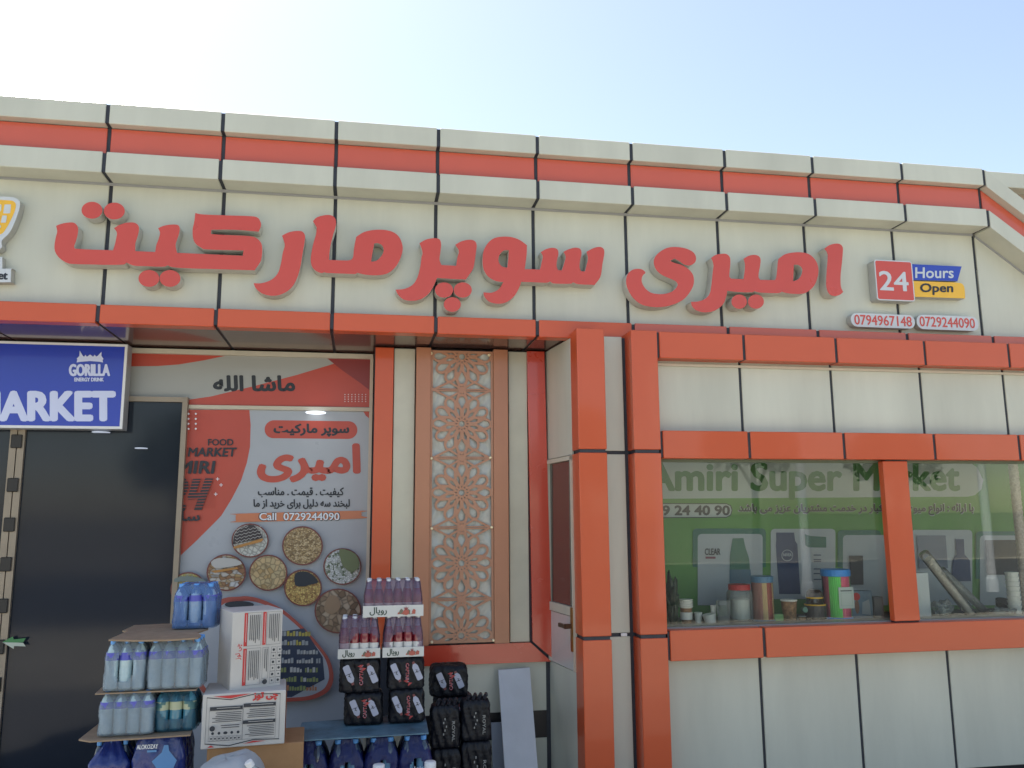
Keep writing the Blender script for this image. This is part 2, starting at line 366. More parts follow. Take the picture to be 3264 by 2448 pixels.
W(box('pane', XS+.02, 3.16, YG-.003, YG+.003, .98, 1.935, pane)); W(box('pane', 3.2, 7.04, YG-.003, YG+.003, .98, 1.935, pane))
mb = MB(); mb.box(XS, 7.05, 1.0, 1.05, .5, 2.3); mb.box(XS, 7.05, YW+.04, 1.0, 2.0, 2.04); mb.box(XS-.03, XS, YG+.15, 1.0, .5, 2.3); mb.box(7.05, 7.1, YW+.04, 1.0, .5, 2.3)
W(mb.build('room_shell', mat('room_wall', (.35, .36, .34), .8)))
W(box('display_shelf', XS, 7.05, YG+.12, .42, .93, .968, mat('shelf_dark', (.07, .07, .07), .5)))
# alcove: screen wall (Y .33), poster wall (Y .58), side wall with the white door
YS, YP = .33, .58
def X(px, py, Y): return at(px, py, Y).x
z_b1, z_b0 = .862, .748
def fold(name, pxs_top, pxs_bot, ytop, ybot, z0, z1, y0, y1, m):
    a0, b0 = X(pxs_top[0], ytop, y0), X(pxs_top[1], ytop, y0); a1, b1 = X(pxs_bot[0], ybot, y0), X(pxs_bot[1], ybot, y0)
    x0, x1 = (a0+a1)/2, (b0+b1)/2
    pbox(name, x0, x1, y0, y1, z0, z1, m, .002, .001); return x0, x1
s1 = fold('alcove_panel', (1194, 1253), (1186, 1247), 1108, 1845, .85, 2.652, YS-.01, YP+.05, deep if False else orange)
c1_ = fold('alcove_panel', (1255, 1319), (1249, 1320), 1115, 1845, .10, 2.650, YS, YS+.05, cream_film)
k1 = fold('copper_pilaster', (1323, 1370), (1323, 1371), 1112, 2050, z_b1+.004, 2.653, YS-.045, YS+.04, copper)
k2 = fold('copper_pilaster', (1569, 1614), (1581, 1629), 1118, 2046, z_b1+.004, 2.653, YS-.045, YS+.04, copper)
c2_ = fold('alcove_panel', (1616, 1674), (1631, 1693), 1125, 2040, z_b1+.002, 2.650, YS, YS+.05, cream_film)
s2x0, s2x1 = X(1680, 1122, YS-.02), X(1735, 1122, YS-.02)
s2b0, s2b1 = X(1698, 2040, YS-.02), X(1761, 2105, YS-.02)
mb = MB(); mb.plate([[(s2x0, 2.652), (s2x1, 2.652), (s2b1, z_b0+.018), (s2b0, z_b1+.006)]], YS-.02, YS+.06); P(mb.build('alcove_panel', deep))
mb = MB(); mb.plate([[(.20, z_b1), (s2b0-.014, z_b1), (s2b1-.008, z_b0), (.20, z_b0)]], YS-.02, YS+.06); P(mb.build('alcove_panel', deep))
P(box('wall_core', .06, s2b1-.004, YS+.012, YS+.06, .02, 2.655, seal))
pbox('alcove_panel', .20, s2b1-.035, YS+.006, YS+.05, at(1700, 2266, YS).z, z_b0-.002, cream, .001, 0)
pbox('alcove_panel', .20, s2b1-.035, YS+.006, YS+.05, .0, at(1740, 2351, YS).z, cream, .001, 0)
pbox('alcove_panel', .20, s2b1-.035, YS+.005, YS+.05, at(1740, 2351, YS).z, at(1700, 2266, YS).z, blk, .001, 0)
# side wall with door (runs from the canopy edge back to the screen wall)
pf = Vector((1.199, -.094, 0)); pk = Vector((1.143, .345, 0)); dv = (pk-pf); SL = dv.length; ang = math.atan2(dv.y, dv.x)
def side(name, s0, s1, z0, z1, m, off=0, th=.03, parent=None, c=0):
    """box on the side wall: s measured from the front edge back, off towards the alcove"""
    mb = MB(); mb.box(s0, s1, off, off+th, z0, z1, 0, c); o = mb.build(name, m)
    # local x along the wall, local y pointing to the alcove (-X)
    o.data.transform(Matrix.Translation((pf.x, pf.y, 0)) @ Matrix.Rotation(ang, 4, 'Z') @ Matrix.Translation((0, 0, 0)))
    if parent: o.parent = parent
    else: P(o)
    return o
# thickness lies on the right-hand side of the wall direction (into the column)
side('side_wall_panel', .004, SL, 1.965, 2.655, cream, -.03, .03)
side('side_wall_core', .0, SL, .0, 2.655, seal, -.06, .028)
side('side_wall_panel', .004, SL, .0, .748, cream, -.03, .028)
door = P(MB().build('white_door', doorpan)); door['label'] = 'narrow white side door with a glazed upper half'
D_ = lambda *a, **k: side(*a, parent=door, **k)
side('door_leaf', .012, SL-.005, .752, 1.045, doorpan, -.028, .026, door)
side('door_leaf', .012, SL-.005, 1.05, 1.10, alu, -.03, .036, door)
side('door_frame', .006, .022, .752, 1.955, alu, -.03, .04, door); side('door_frame', SL-.03, SL-.012, .752, 1.955, alu, -.03, .04, door); side('door_frame', .006, SL-.012, 1.935, 1.96, alu, -.03, .04, door)
side('door_pane', .022, SL-.03, 1.10, 1.935, mat('door_glass_dark', (.05, .045, .04), .04, coat=.6), -.02, .01, door)
side('door_handle', .012, .036, .86, 1.10, mat('brass', (.35, .22, .08), .3, metal=.9), .006, .012, door)
side('door_handle', .02, .032, .985, 1.012, mat('bronze', (.10, .06, .04), .35, metal=.6), .018, .04, door); side('door_handle', .02, .115, .988, 1.01, MATS['bronze'], .05, .012, door)
# poster wall: top rail, mid rail, right stile, panes behind the print
xr = X(1180, 1300, YP)
P(box('window_rail', -3.2, xr+.012, YP-.03, YP+.02, 2.622, 2.652, alu)); P(box('window_rail', -1.06, xr-.004, YP-.022, YP+.02, 2.283, 2.306, alu)); P(box('window_stile', xr-.006, xr+.014, YP-.028, YP+.02, .1, 2.622, alu))
P(box('window_board', -3.2, xr, YP+.004, YP+.03, .0, 2.65, mat('board_grey', (.4, .4, .4), .5)))
# the dark entrance doors
XD = X(588, 1500, YP-.03)
dark = mat('tinted_glass', (.018, .024, .036), .08, spec=.3, coat=0, noise=.1, nscale=1.5)
ent = empty('entrance_door', (-1.9, YP-.03, 0), 0, 'tall dark tinted glass entrance door in a tan frame under the blue sign', 'door')
def E_(o): o.parent = ent; o.matrix_parent_inverse = Matrix.Translation((1.9, -(YP-.03), 0)); return o
zt = at(590, 1283, YP-.03).z
E_(box('door_frame', XD-.03, XD, YP-.05, YP, 0, zt, tan)); E_(box('door_frame', -3.2, XD-.0, YP-.051, YP, zt, zt+.03, tan))
xh = X(48, 1500, YP-.04)
E_(box('pane', xh+.04, XD-.03, YP-.03, YP-.02, .02, zt, dark)); E_(box('pane', -3.2, xh-.04, YP-.03, YP-.02, .02, zt, dark))
E_(box('door_stile', xh-.04, xh-.003, YP-.05, YP-.01, 0, zt, tan)); E_(box('door_stile', xh+.003, xh+.04, YP-.05, YP-.01, 0, zt, tan))
for yy in (1407, 1546, 1672, 1798, 1930, 2060, 2180):
    zz = at(60, yy, YP-.05).z; mb = MB(); mb.box(xh-.030, xh+.030, YP-.062, YP-.05, zz-.04, zz+.04, 0, .004)
    for sx in (-1, 1):
        for s_ in (-1, 1): mb.lathe([(.004, 0), (.003, .003)], 6, (0, 0, 0), 1) if False else None
    E_(mb.build('hinge', mat('hinge_black', (.02, .018, .016), .5)))
# ------------------------------------------------------------------ raised signs on the fascia
cA, cB, cC, cD, cZ = crop(0, 280, .4973), crop(1000, 380, .4973), crop(1900, 430, .36166), crop(2500, 500, .34539), crop(0, 580, .2412)
def adopt(root, o):
    o.parent = root; o.matrix_parent_inverse = Matrix.Translation(-Vector(root.location)); return o
def proj(pts, c, Y): return [(lambda q: (q.x, q.z))(at(*c(p), Y)) for p in pts]
def loop(P, c, Y, n=5): return proj(smooth(P, n), c, Y)
YL = -.085
def letter(label, c, loops, dots=()):
    z0 = min(at(*c(p), YL).z for p in loops[0]); x0 = sum(at(*c(p), YL).x for p in loops[0])/len(loops[0])
    t = empty('sign_letter', (x0, YL/2, z0), 0, label, 'sign letter', 'red raised letters of the shop name')
    LL = [loop(l, c, YL) for l in loops]
    mb = MB(); mb.plate(LL, YL, -.004, 1, 1); mb.plate(LL, YL-.002, YL-.0005, 0); adopt(t, mb.build('letter_body', [redl, ret], fixn=False))
    for (x, y, rx, ry) in dots:
        e = proj(ell(x, y, rx, ry), c, YL); mb = MB(); mb.plate([e], YL, -.004, 1, 1); mb.plate([e], YL-.002, YL-.0005, 0); adopt(t, mb.build('letter_dot', [redl, ret]))
kit = [(360,885,1),(395,872),(440,864),(475,866),(498,890),(500,930),(488,980),(476,1015),(480,1031,1),(560,1036),(725,1042,1),(738,1000),(746,960),(750,930),(732,900,1),(765,880),(810,866),(860,865),(888,885),(890,920),(880,960),(868,1000),(868,1047,1),(995,1053,1),(1002,1010),(1017,970),(1026,930),(1014,900,1),(1050,885),(1100,877),(1140,880),(1152,900),(1148,935),(1135,975),(1126,1010),(1135,1058,1),(1555,1077,1),(1562,1043,1),(1330,1036),(1290,1025),(1255,1000),(1238,965),(1235,910),(1245,860),(1252,803,1),(1300,812),(1450,818),(1600,823),(1650,832),(1670,860),(1672,890),(1658,922,1),(1500,910),(1355,910,1),(1352,938,1),(1450,944),(1600,951),(1648,967),(1675,998),(1681,1040),(1677,1090),(1668,1118),(1632,1170,1),(1400,1163),(1200,1157),(1110,1150),(1075,1138,1),(1045,1147),(940,1144),(860,1140),(810,1120,1),(790,1133),(700,1135),(600,1133),(480,1130),(430,1122),(380,1090),(354,1050),(350,1010),(358,960),(367,922)]
letter('red raised letter group leftmost of the name, two dots above and two below', cA, [kit], [(590,785,67,54),(733,790,67,54),(955,1222,67,54),(1090,1222,67,54)])
letter('red raised hooked letter without dots left of the tall stroke with loop', cA, [[(1808,948,1),(1850,927),(1900,918),(1937,922),(1955,948),(1952,990),(1940,1060),(1925,1150),(1900,1230),(1860,1290),(1800,1325),(1740,1333),(1680,1318),(1640,1285),(1626,1253,1),(1680,1252),(1740,1230),(1780,1190),(1800,1130),(1812,1060),(1825,1005)]])
letter('red raised letters joining a tall stroke to a round loop, no dots', cB, [[(-5,654,1),(20,630),(70,616),(112,617),(138,638),(142,680),(125,740),(110,800),(102,850),(98,902,1),(170,905),(225,905),(250,890),(257,840),(263,800),(272,755,1),(320,725),(380,711),(450,710),(510,725),(550,760),(570,820),(560,880),(530,940),(480,985),(420,1000),(340,998),(278,985,1),(262,992),(180,990),(90,986),(69,981,1),(45,986),(4,965),(-16,929),(-18,879),(-3,799),(14,740),(19,694,1)],
    [(388,797,1),(412,795),(440,812),(448,845),(430,882),(400,908),(368,914,1),(376,860)]])
letter('red raised letters with a low hook and three dots beneath in a triangle', cB, [[(678,795,1),(720,772),(770,763),(805,770),(816,800),(812,850),(806,900),(818,935,1),(912,940,1),(920,890),(930,845),(907,805,1),(950,782),(1000,773),(1032,782),(1044,808),(1040,850),(1030,920),(1018,965),(975,1028,1),(880,1024),(790,1018,1),(770,1065),(740,1115),(690,1152),(630,1165),(575,1155),(540,1125),(525,1093,1),(580,1088),(630,1065),(662,1020),(682,950),(690,890),(697,850)]], [(835,1095,58,49),(955,1095,58,49),(888,1188,55,47)])
letter('red raised letters with a ringed head at left and three short teeth at right', cB, [[(1748,850,1),(1790,828),(1830,819),(1856,830),(1862,860),(1850,930),(1837,1010),(1800,1063,1),(1700,1058),(1662,1046,1),(1640,1055),(1540,1053),(1515,1040,1),(1490,1048),(1400,1045),(1330,1043,1),(1312,1090),(1280,1140),(1230,1175),(1175,1183),(1125,1170),(1095,1140),(1087,1110,1),(1140,1112),(1185,1090),(1215,1045,1),(1160,1035),(1115,1005),(1088,960),(1082,900),(1090,840),(1120,790),(1160,762),(1215,753),(1270,757),(1320,775),(1366,808,1),(1364,870),(1352,962,1),(1400,962),(1450,964,1),(1460,920),(1468,880),(1455,852,1),(1490,833),(1530,825),(1560,834),(1568,862),(1560,900),(1556,940),(1565,968,1),(1590,969,1),(1606,920),(1614,880),(1600,850,1),(1640,832),(1680,824),(1708,833),(1716,862),(1706,910),(1704,950),(1712,975,1),(1738,976,1),(1750,930),(1757,890)],
    [(1250,840,1),(1220,842),(1195,863),(1184,895),(1190,925),(1210,946),(1240,952,1),(1247,900)]])
letter('red raised letter like a wide double curve with open bowl, no dots', cC, [[(434,1215),(410,1190),(370,1181),(320,1190),(280,1225),(264,1280),(275,1350),(320,1430),(390,1490),(480,1515),(580,1517),(680,1495),(770,1450),(830,1380),(860,1310),(855,1240),(820,1190),(760,1150),(700,1132),(650,1112,1),(690,1090,1),(735,1115),(780,1145),(830,1150),(870,1125),(880,1085),(860,1040),(800,1005),(720,990),(640,993),(570,1025),(520,1075),(508,1130),(530,1190),(580,1235),(640,1262),(700,1290),(718,1320),(700,1355),(660,1385),(600,1402),(540,1403),(480,1390),(430,1350),(403,1300),(403,1260),(415,1235)]])
letter('red raised letters with a looped head at right and two dots beneath', cC, [[(1013,1085,1),(1050,1060),(1110,1048),(1150,1052),(1178,1080),(1182,1130),(1176,1200),(1174,1250),(1190,1268,1),(1298,1272,1),(1306,1220),(1312,1150),(1300,1092,1),(1340,1068),(1390,1058),(1430,1068),(1449,1100),(1443,1160),(1432,1220),(1432,1258),(1445,1278,1),(1545,1280,1),(1580,1274),(1592,1220),(1598,1150),(1605,1095,1),(1660,1055),(1730,1038),(1810,1036),(1880,1055),(1935,1110),(1958,1180),(1952,1250),(1920,1330),(1860,1385),(1800,1402),(1700,1398),(1635,1383,1),(1600,1395),(1450,1390),(1392,1378,1),(1370,1388),(1250,1385),(1155,1375,1),(1145,1430),(1120,1490),(1070,1535),(1010,1560),(940,1563),(880,1545),(845,1510),(836,1472,1),(900,1468),(960,1445),(1000,1400),(1015,1330),(1025,1230),(1035,1155,1),(1028,1118)],
    [(1742,1145,1),(1780,1146),(1810,1168),(1817,1200),(1800,1250),(1770,1278),(1735,1290,1),(1739,1220)]], [(1260,1470,68,63),(1408,1470,70,63)])
letter('red raised single upright stroke, rightmost letter of the name', cC, [[(2010,1005,1),(2050,975),(2100,960),(2145,962),(2172,990),(2173,1040),(2165,1130),(2155,1220),(2153,1290),(2158,1345),(2177,1385,1),(2150,1408),(2110,1420),(2070,1413),(2040,1380),(2027,1320),(2030,1220),(2038,1120),(2040,1055,1),(2028,1025)]])
signg = mat('sign_face_grey', (.55, .58, .60), .35, coat=.2); signs = mat('sign_side', (.42, .42, .39), .5, noise=.1, nscale=14)
def raised(root, name, loops, Y, back=-.004, face=signg, side=signs):
    mb = MB(); mb.plate(loops, Y, back, 1, 1); mb.plate(loops, Y-.0015, Y-.0004, 0); return adopt(root, mb.build(name, [face, side]))
# trolley logo cut by the left edge of the picture
tl = at(*cZ((0, 700)), -.06)
tr = empty('trolley_sign', (tl.x-.1, -.03, tl.z-.15), 0, 'raised shopping trolley emblem with yellow basket at far left of the fascia', 'sign')
raised(tr, 'trolley_outline', [loop([(-420,170,1),(-200,188),(120,198),(205,212),(255,250),(265,300),(250,380),(200,520),(150,630),(100,700),(40,755),(20,800),(25,860),(-20,905,1),(-330,905,1),(-400,600)], cZ, -.06)], -.06)
p = Print(-.062); p.poly(loop([(-380,225,1),(-200,232),(120,243),(190,265),(210,310),(190,400),(140,510),(90,600),(30,680),(-60,705,1),(-320,705,1)], cZ, -.062), yel)
for x0, x1, y0, y1, s_ in ((60,145,298,415,-14),(-25,20,298,390,-8),(-110,-65,298,390,-6),(30,92,445,540,-16),(-50,-5,445,540,-10),(-130,-90,445,540,-8),(-20,18,575,615,-8),(-90,-50,575,615,-6)):
    p.poly(loop([(x0+10,y0),(x1-8,y0),(x1,y0+14),(x1+s_*.6,y1-12),(x1-10+s_,y1),(x0+6+s_,y1),(x0+s_,y1-14),(x0,y0+14)], cZ, -.062, 2), signg)
adopt(tr, p.build('basket_print'))
raised(tr, 'trolley_foot', [proj([(-200,990),(30,990),(32,1152),(-200,1152)], cZ, -.045)], -.045)
raised(tr, 'name_plate', [loop([(-420,1148,1),(125,1148),(145,1165),(140,1310),(122,1325),(-420,1325,1)], cZ, -.05, 4)], -.05)
q0 = at(*cZ((-330, 1272)), -.052); q1 = at(*cZ((102, 1185)), -.052)
p = Print(-.052); p.text('Market', q0.x, q0.z, q1.x, q1.z, inkd, .003); adopt(tr, p.build('plate_text'))
# 24 hours sign
def wbox(c, x0, y0, x1, y1, Y):
    a = at(*c((x0, (y0+y1)/2)), Y); b = at(*c((x1, (y0+y1)/2)), Y); t = at(*c(((x0+x1)/2, y0)), Y); u = at(*c(((x0+x1)/2, y1)), Y)
    return a.x, b.x, u.z, t.z
x0, x1, z0, z1 = wbox(cD, 842, 957, 1190, 1328, -.075)
hr = empty('opening_hours_sign', (x0+.1, -.03, z0), 0, 'raised sign reading 24 Hours Open in red, blue and yellow', 'sign')
raised(hr, 'red_box', [rrect(x0, x1, z0, z1, .016)], -.075)
p = Print(-.0765); i = .007; p.poly(rrect(x0+i, x1-i, z0+i, z1-i, .012), redl)
a = wbox(cD, 880, 1060, 1140, 1232, -.077); p.text('24', a[0], a[2], a[1], a[3], signg, .0035); adopt(hr, p.build('box_print'))
raised(hr, 'blue_plate', [proj([(1175,990),(1635,1012),(1597,1147),(1183,1136)], cD, -.055)], -.055, face=blue)
raised(hr, 'yellow_plate', [loop([(1185,1146,1),(1590,1160,1),(1640,1172),(1662,1215),(1668,1307,1),(1195,1291,1)], cD, -.055, 4)], -.055, face=yel)
p = Print(-.057)
def ptext(p, t, c, x0, y0, x1, y1, m, bold=0, Y=None, slant=0, rot=0):
    """text whose box has its corners at the four corners of an image box"""
    Y = p.y if Y is None else Y
    A, B, C_, D2 = (at(*c(q), Y) for q in ((x0, y1), (x1, y1), (x0, y0), (x1, y0)))
    wd, ht = (B-A).length, (C_-A).length
    def ref(u, v):
        q = A*(1-u)*(1-v)+B*u*(1-v)+C_*(1-u)*v+D2*u*v; return q.x, q.z
    V, Fc, asp = text2d(t); p.k += 1
    offs = [(0, 0)] if not bold else [(bold*math.cos(k*math.pi/4), bold*math.sin(k*math.pi/4)*.8) for k in range(8)]+[(0, 0)]
    for ox, oz in offs:
        if rot == 90: Q = [ref(1-v, u) for u, v in V]
        elif rot == -90: Q = [ref(v, 1-u) for u, v in V]
        else: Q = [ref(u+slant*(v-.5)*ht/max(wd, 1e-6), v) for u, v in V]
        p.mb.add([(a+ox, p.y-p.k*p.step, b+oz) for a, b in Q], Fc, p.mi(m)); p.k += .12
def ppoly(p, c, pts, m, n=0): p.poly(loop(pts, c, p.y, n) if n else proj(pts, c, p.y), m)
ptext(p, 'Hours', cD, 1210, 1022, 1560, 1118, signg, .0022); ptext(p, 'Open', cD, 1255, 1170, 1555, 1272, inkd, .0030)
adopt(hr, p.build('plate_text'))
for lab, x0p, x1p, y0p, y1p, tx in (('rounded phone number plate directly under the red 24 box, number 0794967148', 614, 1203, 1447, 1578, (648, 1466, 1174, 1556, '0794967148')), ('rounded phone number plate nearest the right corner, number 0729244090', 1222, 1790, 1462, 1600, (1250, 1482, 1756, 1572, '0729244090'))):
    x0, x1, z0, z1 = wbox(cD, x0p, y0p+4, x1p, y1p-2, -.05)
    t = empty('phone_number_sign', ((x0+x1)/2, -.025, z0), 0, lab, 'sign', 'phone number plates')
    raised(t, 'plate', [rrect(x0, x1, z0, z1, (z1-z0)/2-.002, 7)], -.05)
    p = Print(-.052); a = wbox(cD, tx[0], tx[1], tx[2], tx[3], -.052); p.text(tx[4], a[0], a[2], a[1], a[3], redl, .0017); adopt(t, p.build('number_text'))
# ------------------------------------------------------------------ blue light box sign over the entrance
cS = crop(0, 980, .31646); YSG = .44
x1 = at(*cS((1262, 800)), YSG).x; zt_ = 2.652; zb_ = at(*cS((700, 1222)), YSG).z; x0 = x1-2.05
bs = empty('blue_sign', (x1-1, YSG+.05, zb_), 0, 'blue light box sign reading MARKET with GORILLA energy drink crown logo', 'sign')
adopt(bs, box('sign_case', x0, x1, YSG, YSG+.10, zb_, zt_, mat('sign_case_grey', (.35, .36, .38), .4), None, .003))
p = Print(YSG); p.rect(x0+.002, x1-.002, zb_+.002, zt_-.002, white)
p.rect(x0+.02, x1-.017, zb_+.017, zt_-.017, mat('sign_blue', (.010, .038, .42), .30, coat=.3))
wl = mat('sign_letter_white', (.60, .66, .90), .4)
ptext(p, 'MARKET', cS, -262, 855, 1146, 1131, wl, .012); ptext(p, 'GORILLA', cS, 702, 575, 1103, 688, wl, .0042); ptext(p, 'ENERGY DRINK', cS, 753, 709, 1045, 745, wl, .0014)
ppoly(p, cS, [(775,555),(782,520),(772,520),(802,490),(805,435),(838,490),(850,498),(862,478),(878,498),(910,475),(940,498),(955,478),(972,496),(985,490),(1025,447),(1024,490),(1045,520),(1035,530),(1040,555),(1000,548),(910,541),(820,548)], wl)
adopt(bs, p.build('sign_face'))
# ------------------------------------------------------------------ posters in the alcove
cP, cQ, cF, c1 = crop(500, 1080, .34358), crop(500, 1600, .31646), crop(850, 1800, .390625), crop(0, 0, 1)
pr_red = mat('poster_red', (.46, .060, .035), .35, coat=.08, noise=.06, nscale=5); pr_dred = mat('poster_dark_red', (.24, .03, .03), .35); pr_g = mat('poster_grey', (.34, .35, .335), .35, coat=.1); pr_b = mat('poster_pale_blue', (.36, .385, .425), .28, coat=.15, coatrough=.06, noise=.08, nscale=2.5)
YPP = YP-.002
tb = empty('top_banner', (-.6, YP, 2.31), 0, 'red and grey banner with a short dark Persian phrase above the poster', 'poster')
p = Print(YPP); ppoly(p, c1, [(-350,1108),(1181,1135),(1177,1299),(-350,1275)], pr_g)
ppoly(p, c1, [(-350,1110),(727,1130),(720,1134),(648,1149),(569,1162),(500,1167),(400,1168),(-350,1150)], pr_red)
ppoly(p, c1, [(545,1284),(568,1279),(672,1264),(809,1231),(947,1195),(1050,1164),(1140,1134),(1181,1136),(1177,1298),(545,1290)], pr_red)
ppoly(p, c1, [(1040,1140),(1150,1136),(1181,1138),(1179,1245),(1150,1222),(1090,1180)], pr_dred); pass
ptext(p, 'ماشا الله', cP, 530, 345, 1275, 482, inkd, .006)
for r in range(4):
    for q in range(7):
        x, y = 1745+q*32, 518+r*22; ppoly(p, cP, [(x-4,y-4),(x+4,y-4),(x+4,y+4),(x-4,y+4)], whitep)
adopt(tb, p.build('banner_print'))
po = empty('supermarket_poster', (-.4, YP, .2), 0, 'large poster with orange Persian name, phone number and round pictures of sweets', 'poster')
p = Print(YPP); ppoly(p, c1, [(300,1303),(1177,1307),(1174,2448),(300,2448)], pr_b)
ppoly(p, c1, [(300,1304),(795,1307),(799,1355),(797,1424),(787,1475),(768,1533),(740,1588),(706,1643),(690,1660),(627,1723),(560,1785),(300,1900)], pr_red)
ppoly(p, cP, [(1912,668),(1975,670),(1972,740),(1940,715)], pr_red)
a_ = wbox(cP, 1000, 760, 1860, 926, YPP); p.poly(rrect(a_[0], a_[1], a_[2], a_[3], (a_[3]-a_[2])/2-.001, 7), pr_red)
ptext(p, 'سوپر مارکیت', cP, 1088, 790, 1780, 905, inkd, .004)
ptext(p, 'امیری', cP, 948, 985, 1872, 1318, pr_red, .013)
ptext(p, 'کیفیت . قیمت . مناسب', cP, 940, 1380, 1732, 1470, inkd, .002); ptext(p, 'لبخند سه دلیل برای خرید از ما', cP, 900, 1490, 1788, 1578, inkd, .002)
ppoly(p, cQ, [(800,130),(830,117),(2030,88),(2058,105),(2060,140),(2040,168),(830,204),(800,190),(795,160)], mat('poster_orange', (.52, .16, .07), .3, coat=.3), 4)
ptext(p, 'Call  0729244090', cQ, 1030, 107, 1843, 187, inkd, .0035); ptext(p, 'Call  0729244090', cQ, 1035, 110, 1838, 183, whitep, .0012)
ptext(p, 'FOOD', cP, 478, 932, 710, 990, inkd, .0015); ptext(p, 'SUPER MARKET', cP, -70, 1012, 735, 1092, inkd, .0025, slant=.15)
ptext(p, 'AMIRI', cP, 60, 1137, 535, 1248, inkd, .004, slant=.15); ptext(p, '2', cP, 95, 1297, 285, 1588, inkd, .012, slant=.25)
for q_ in ([(452,1295),(526,1297),(418,1588),(348,1588)], [(338,1302),(412,1300),(378,1400),(366,1432),(455,1424),(438,1480),(296,1492),(290,1470)]): ppoly(p, cP, q_, inkd)
for k in range(10): ppoly(p, cP, [(30,1322+k*27),(545,1310+k*27),(545,1316+k*27),(30,1328+k*27)], pr_red)
ptext(p, 'ساعت', cQ, -60, 95, 435, 190, inkd, .003)
for x in (300, 368):
    for y in (700, 746, 792, 838): ppoly(p, cP, [(x-10,y),(x,y-10),(x+10,y),(x,y+10)], whitep, 2)
for x, y in ((570,1302),(602,1357),(553,1442)):
    ppoly(p, cP, [(x-16,y-3),(x+16,y-3),(x+16,y+3),(x-16,y+3)], whitep); ppoly(p, cP, [(x-3,y-16),(x+3,y-16),(x+3,y+16),(x-3,y+16)], whitep)
def food(name, cols, scale, w=0.0):
    m = bpy.data.materials.new(name); m.use_nodes = True; N = m.node_tree.nodes; L = m.node_tree.links; b = N['Principled BSDF']; b.inputs['Roughness'].default_value = .35
    g = N.new('ShaderNodeNewGeometry'); mp = N.new('ShaderNodeMapping'); L.new(g.outputs['Position'], mp.inputs[0]); mp.inputs['Scale'].default_value = (1, 0, 1.6 if w else 1); mp.inputs['Rotation'].default_value = (0, w, 0)
    v = N.new('ShaderNodeTexVoronoi'); scale *= 1.35; v.inputs['Scale'].default_value = scale; v.inputs['Randomness'].default_value = 1; L.new(mp.outputs[0], v.inputs[0])
    sep = N.new('ShaderNodeSeparateColor'); L.new(v.outputs['Color'], sep.inputs[0])
    rp = N.new('ShaderNodeValToRGB'); L.new(sep.outputs[0], rp.inputs[0])
    rp.color_ramp.elements[0].color = (*cols[0], 1); rp.color_ramp.elements[1].color = (*cols[-1], 1); rp.color_ramp.elements[0].position = .1; rp.color_ramp.elements[1].position = .9
    for k, cc in enumerate(cols[1:-1]): e = rp.color_ramp.elements.new(.1+.8*(k+1)/(len(cols)-1)); e.color = (*cc, 1)
    v2 = N.new('ShaderNodeTexVoronoi'); v2.inputs['Scale'].default_value = scale; v2.feature = 'DISTANCE_TO_EDGE'; L.new(mp.outputs[0], v2.inputs[0])
    mr = N.new('ShaderNodeMapRange'); L.new(v2.outputs['Distance'], mr.inputs[0]); mr.inputs[2].default_value = .18; mr.inputs[3].default_value = .45; mr.inputs[4].default_value = 1
    mx = N.new('ShaderNodeVectorMath'); mx.operation = 'SCALE'; L.new(rp.outputs[0], mx.inputs[0]); L.new(mr.outputs[0], mx.inputs['Scale']); L.new(mx.outputs[0], b.inputs['Base Color']); return m
ring = mat('poster_ring', (.16, .04, .035), .35)
f_alm = food('almonds_picture', [(.20,.12,.05),(.42,.29,.13),(.55,.42,.24)], 55, .6); f_pis = food('pistachios_picture', [(.52,.54,.55),(.60,.62,.60),(.10,.14,.07)], 60); f_rai = food('raisins_picture', [(.30,.15,.05),(.50,.32,.10),(.62,.45,.15)], 60)
f_cook = food('cookies_picture', [(.42,.28,.12),(.52,.38,.2),(.45,.36,.2)], 26); f_wal = food('walnuts_picture', [(.16,.10,.06),(.35,.24,.15),(.45,.36,.26)], 20); f_waf = food('wafers_picture', [(.5,.5,.5),(.42,.28,.12),(.25,.12,.06)], 22, 1.2); f_cake = food('cake_picture', [(.50,.52,.48),(.55,.55,.5),(.50,.50,.46)], 30); f_rice = food('rice_picture', [(.40,.33,.08),(.5,.42,.12),(.45,.42,.3)], 80)
for x, y, rx, ry, m in ((945,387,187,172,f_cake),(1470,440,205,197,f_alm),(1870,648,192,185,f_pis),(707,708,198,185,f_waf),(1127,710,193,182,f_cook),(1475,860,190,185,f_rai),(1825,1092,235,225,f_wal),(330,880,180,178,f_rice)):
    ppoly(p, cQ, ell(x, y, rx, ry), ring); ppoly(p, cQ, ell(x, y, rx-14, ry-14), m)
chocm = mat('chocolate_print', (.03, .022, .03), .3); crm = mat('cream_line_print', (.45, .44, .42), .4)
ppoly(p, cQ, [(775,420),(790,330),(840,270),(900,240),(985,235),(1075,355),(930,390),(780,425)], chocm, 2)
for k in range(6):
    for j in range(5):
        x, y = 795+k*45, 400-k*8-j*32-(k*3); ppoly(p, cQ, [(x,y),(x+22,y+10),(x+44,y-6),(x+44,y-11),(x+22,y+4),(x,y-5)], crm) if y > 245 else None
ppoly(p, cQ, [(790,445),(930,405),(1072,365),(1060,400),(930,432),(800,468)], mat('caramel_print', (.42, .2, .05), .4), 2)
ppoly(p, cQ, [(1400,720),(1480,695),(1560,720),(1630,800),(1560,825),(1480,845),(1400,830)], inkd, 3); ppoly(p, cQ, [(1690,1040),(1730,950),(1800,935),(1850,1000),(1835,1080),(1760,1120),(1700,1090)], mat('walnut_print', (.30, .2, .12), .5), 3)
ppoly(p, cQ, [(560,600),(640,560),(800,570),(870,620),(740,650),(600,660)], crm, 2); ppoly(p, cQ, [(560,690),(820,650),(835,670),(600,710)], mat('caramel_print', (0,0,0)), 0)
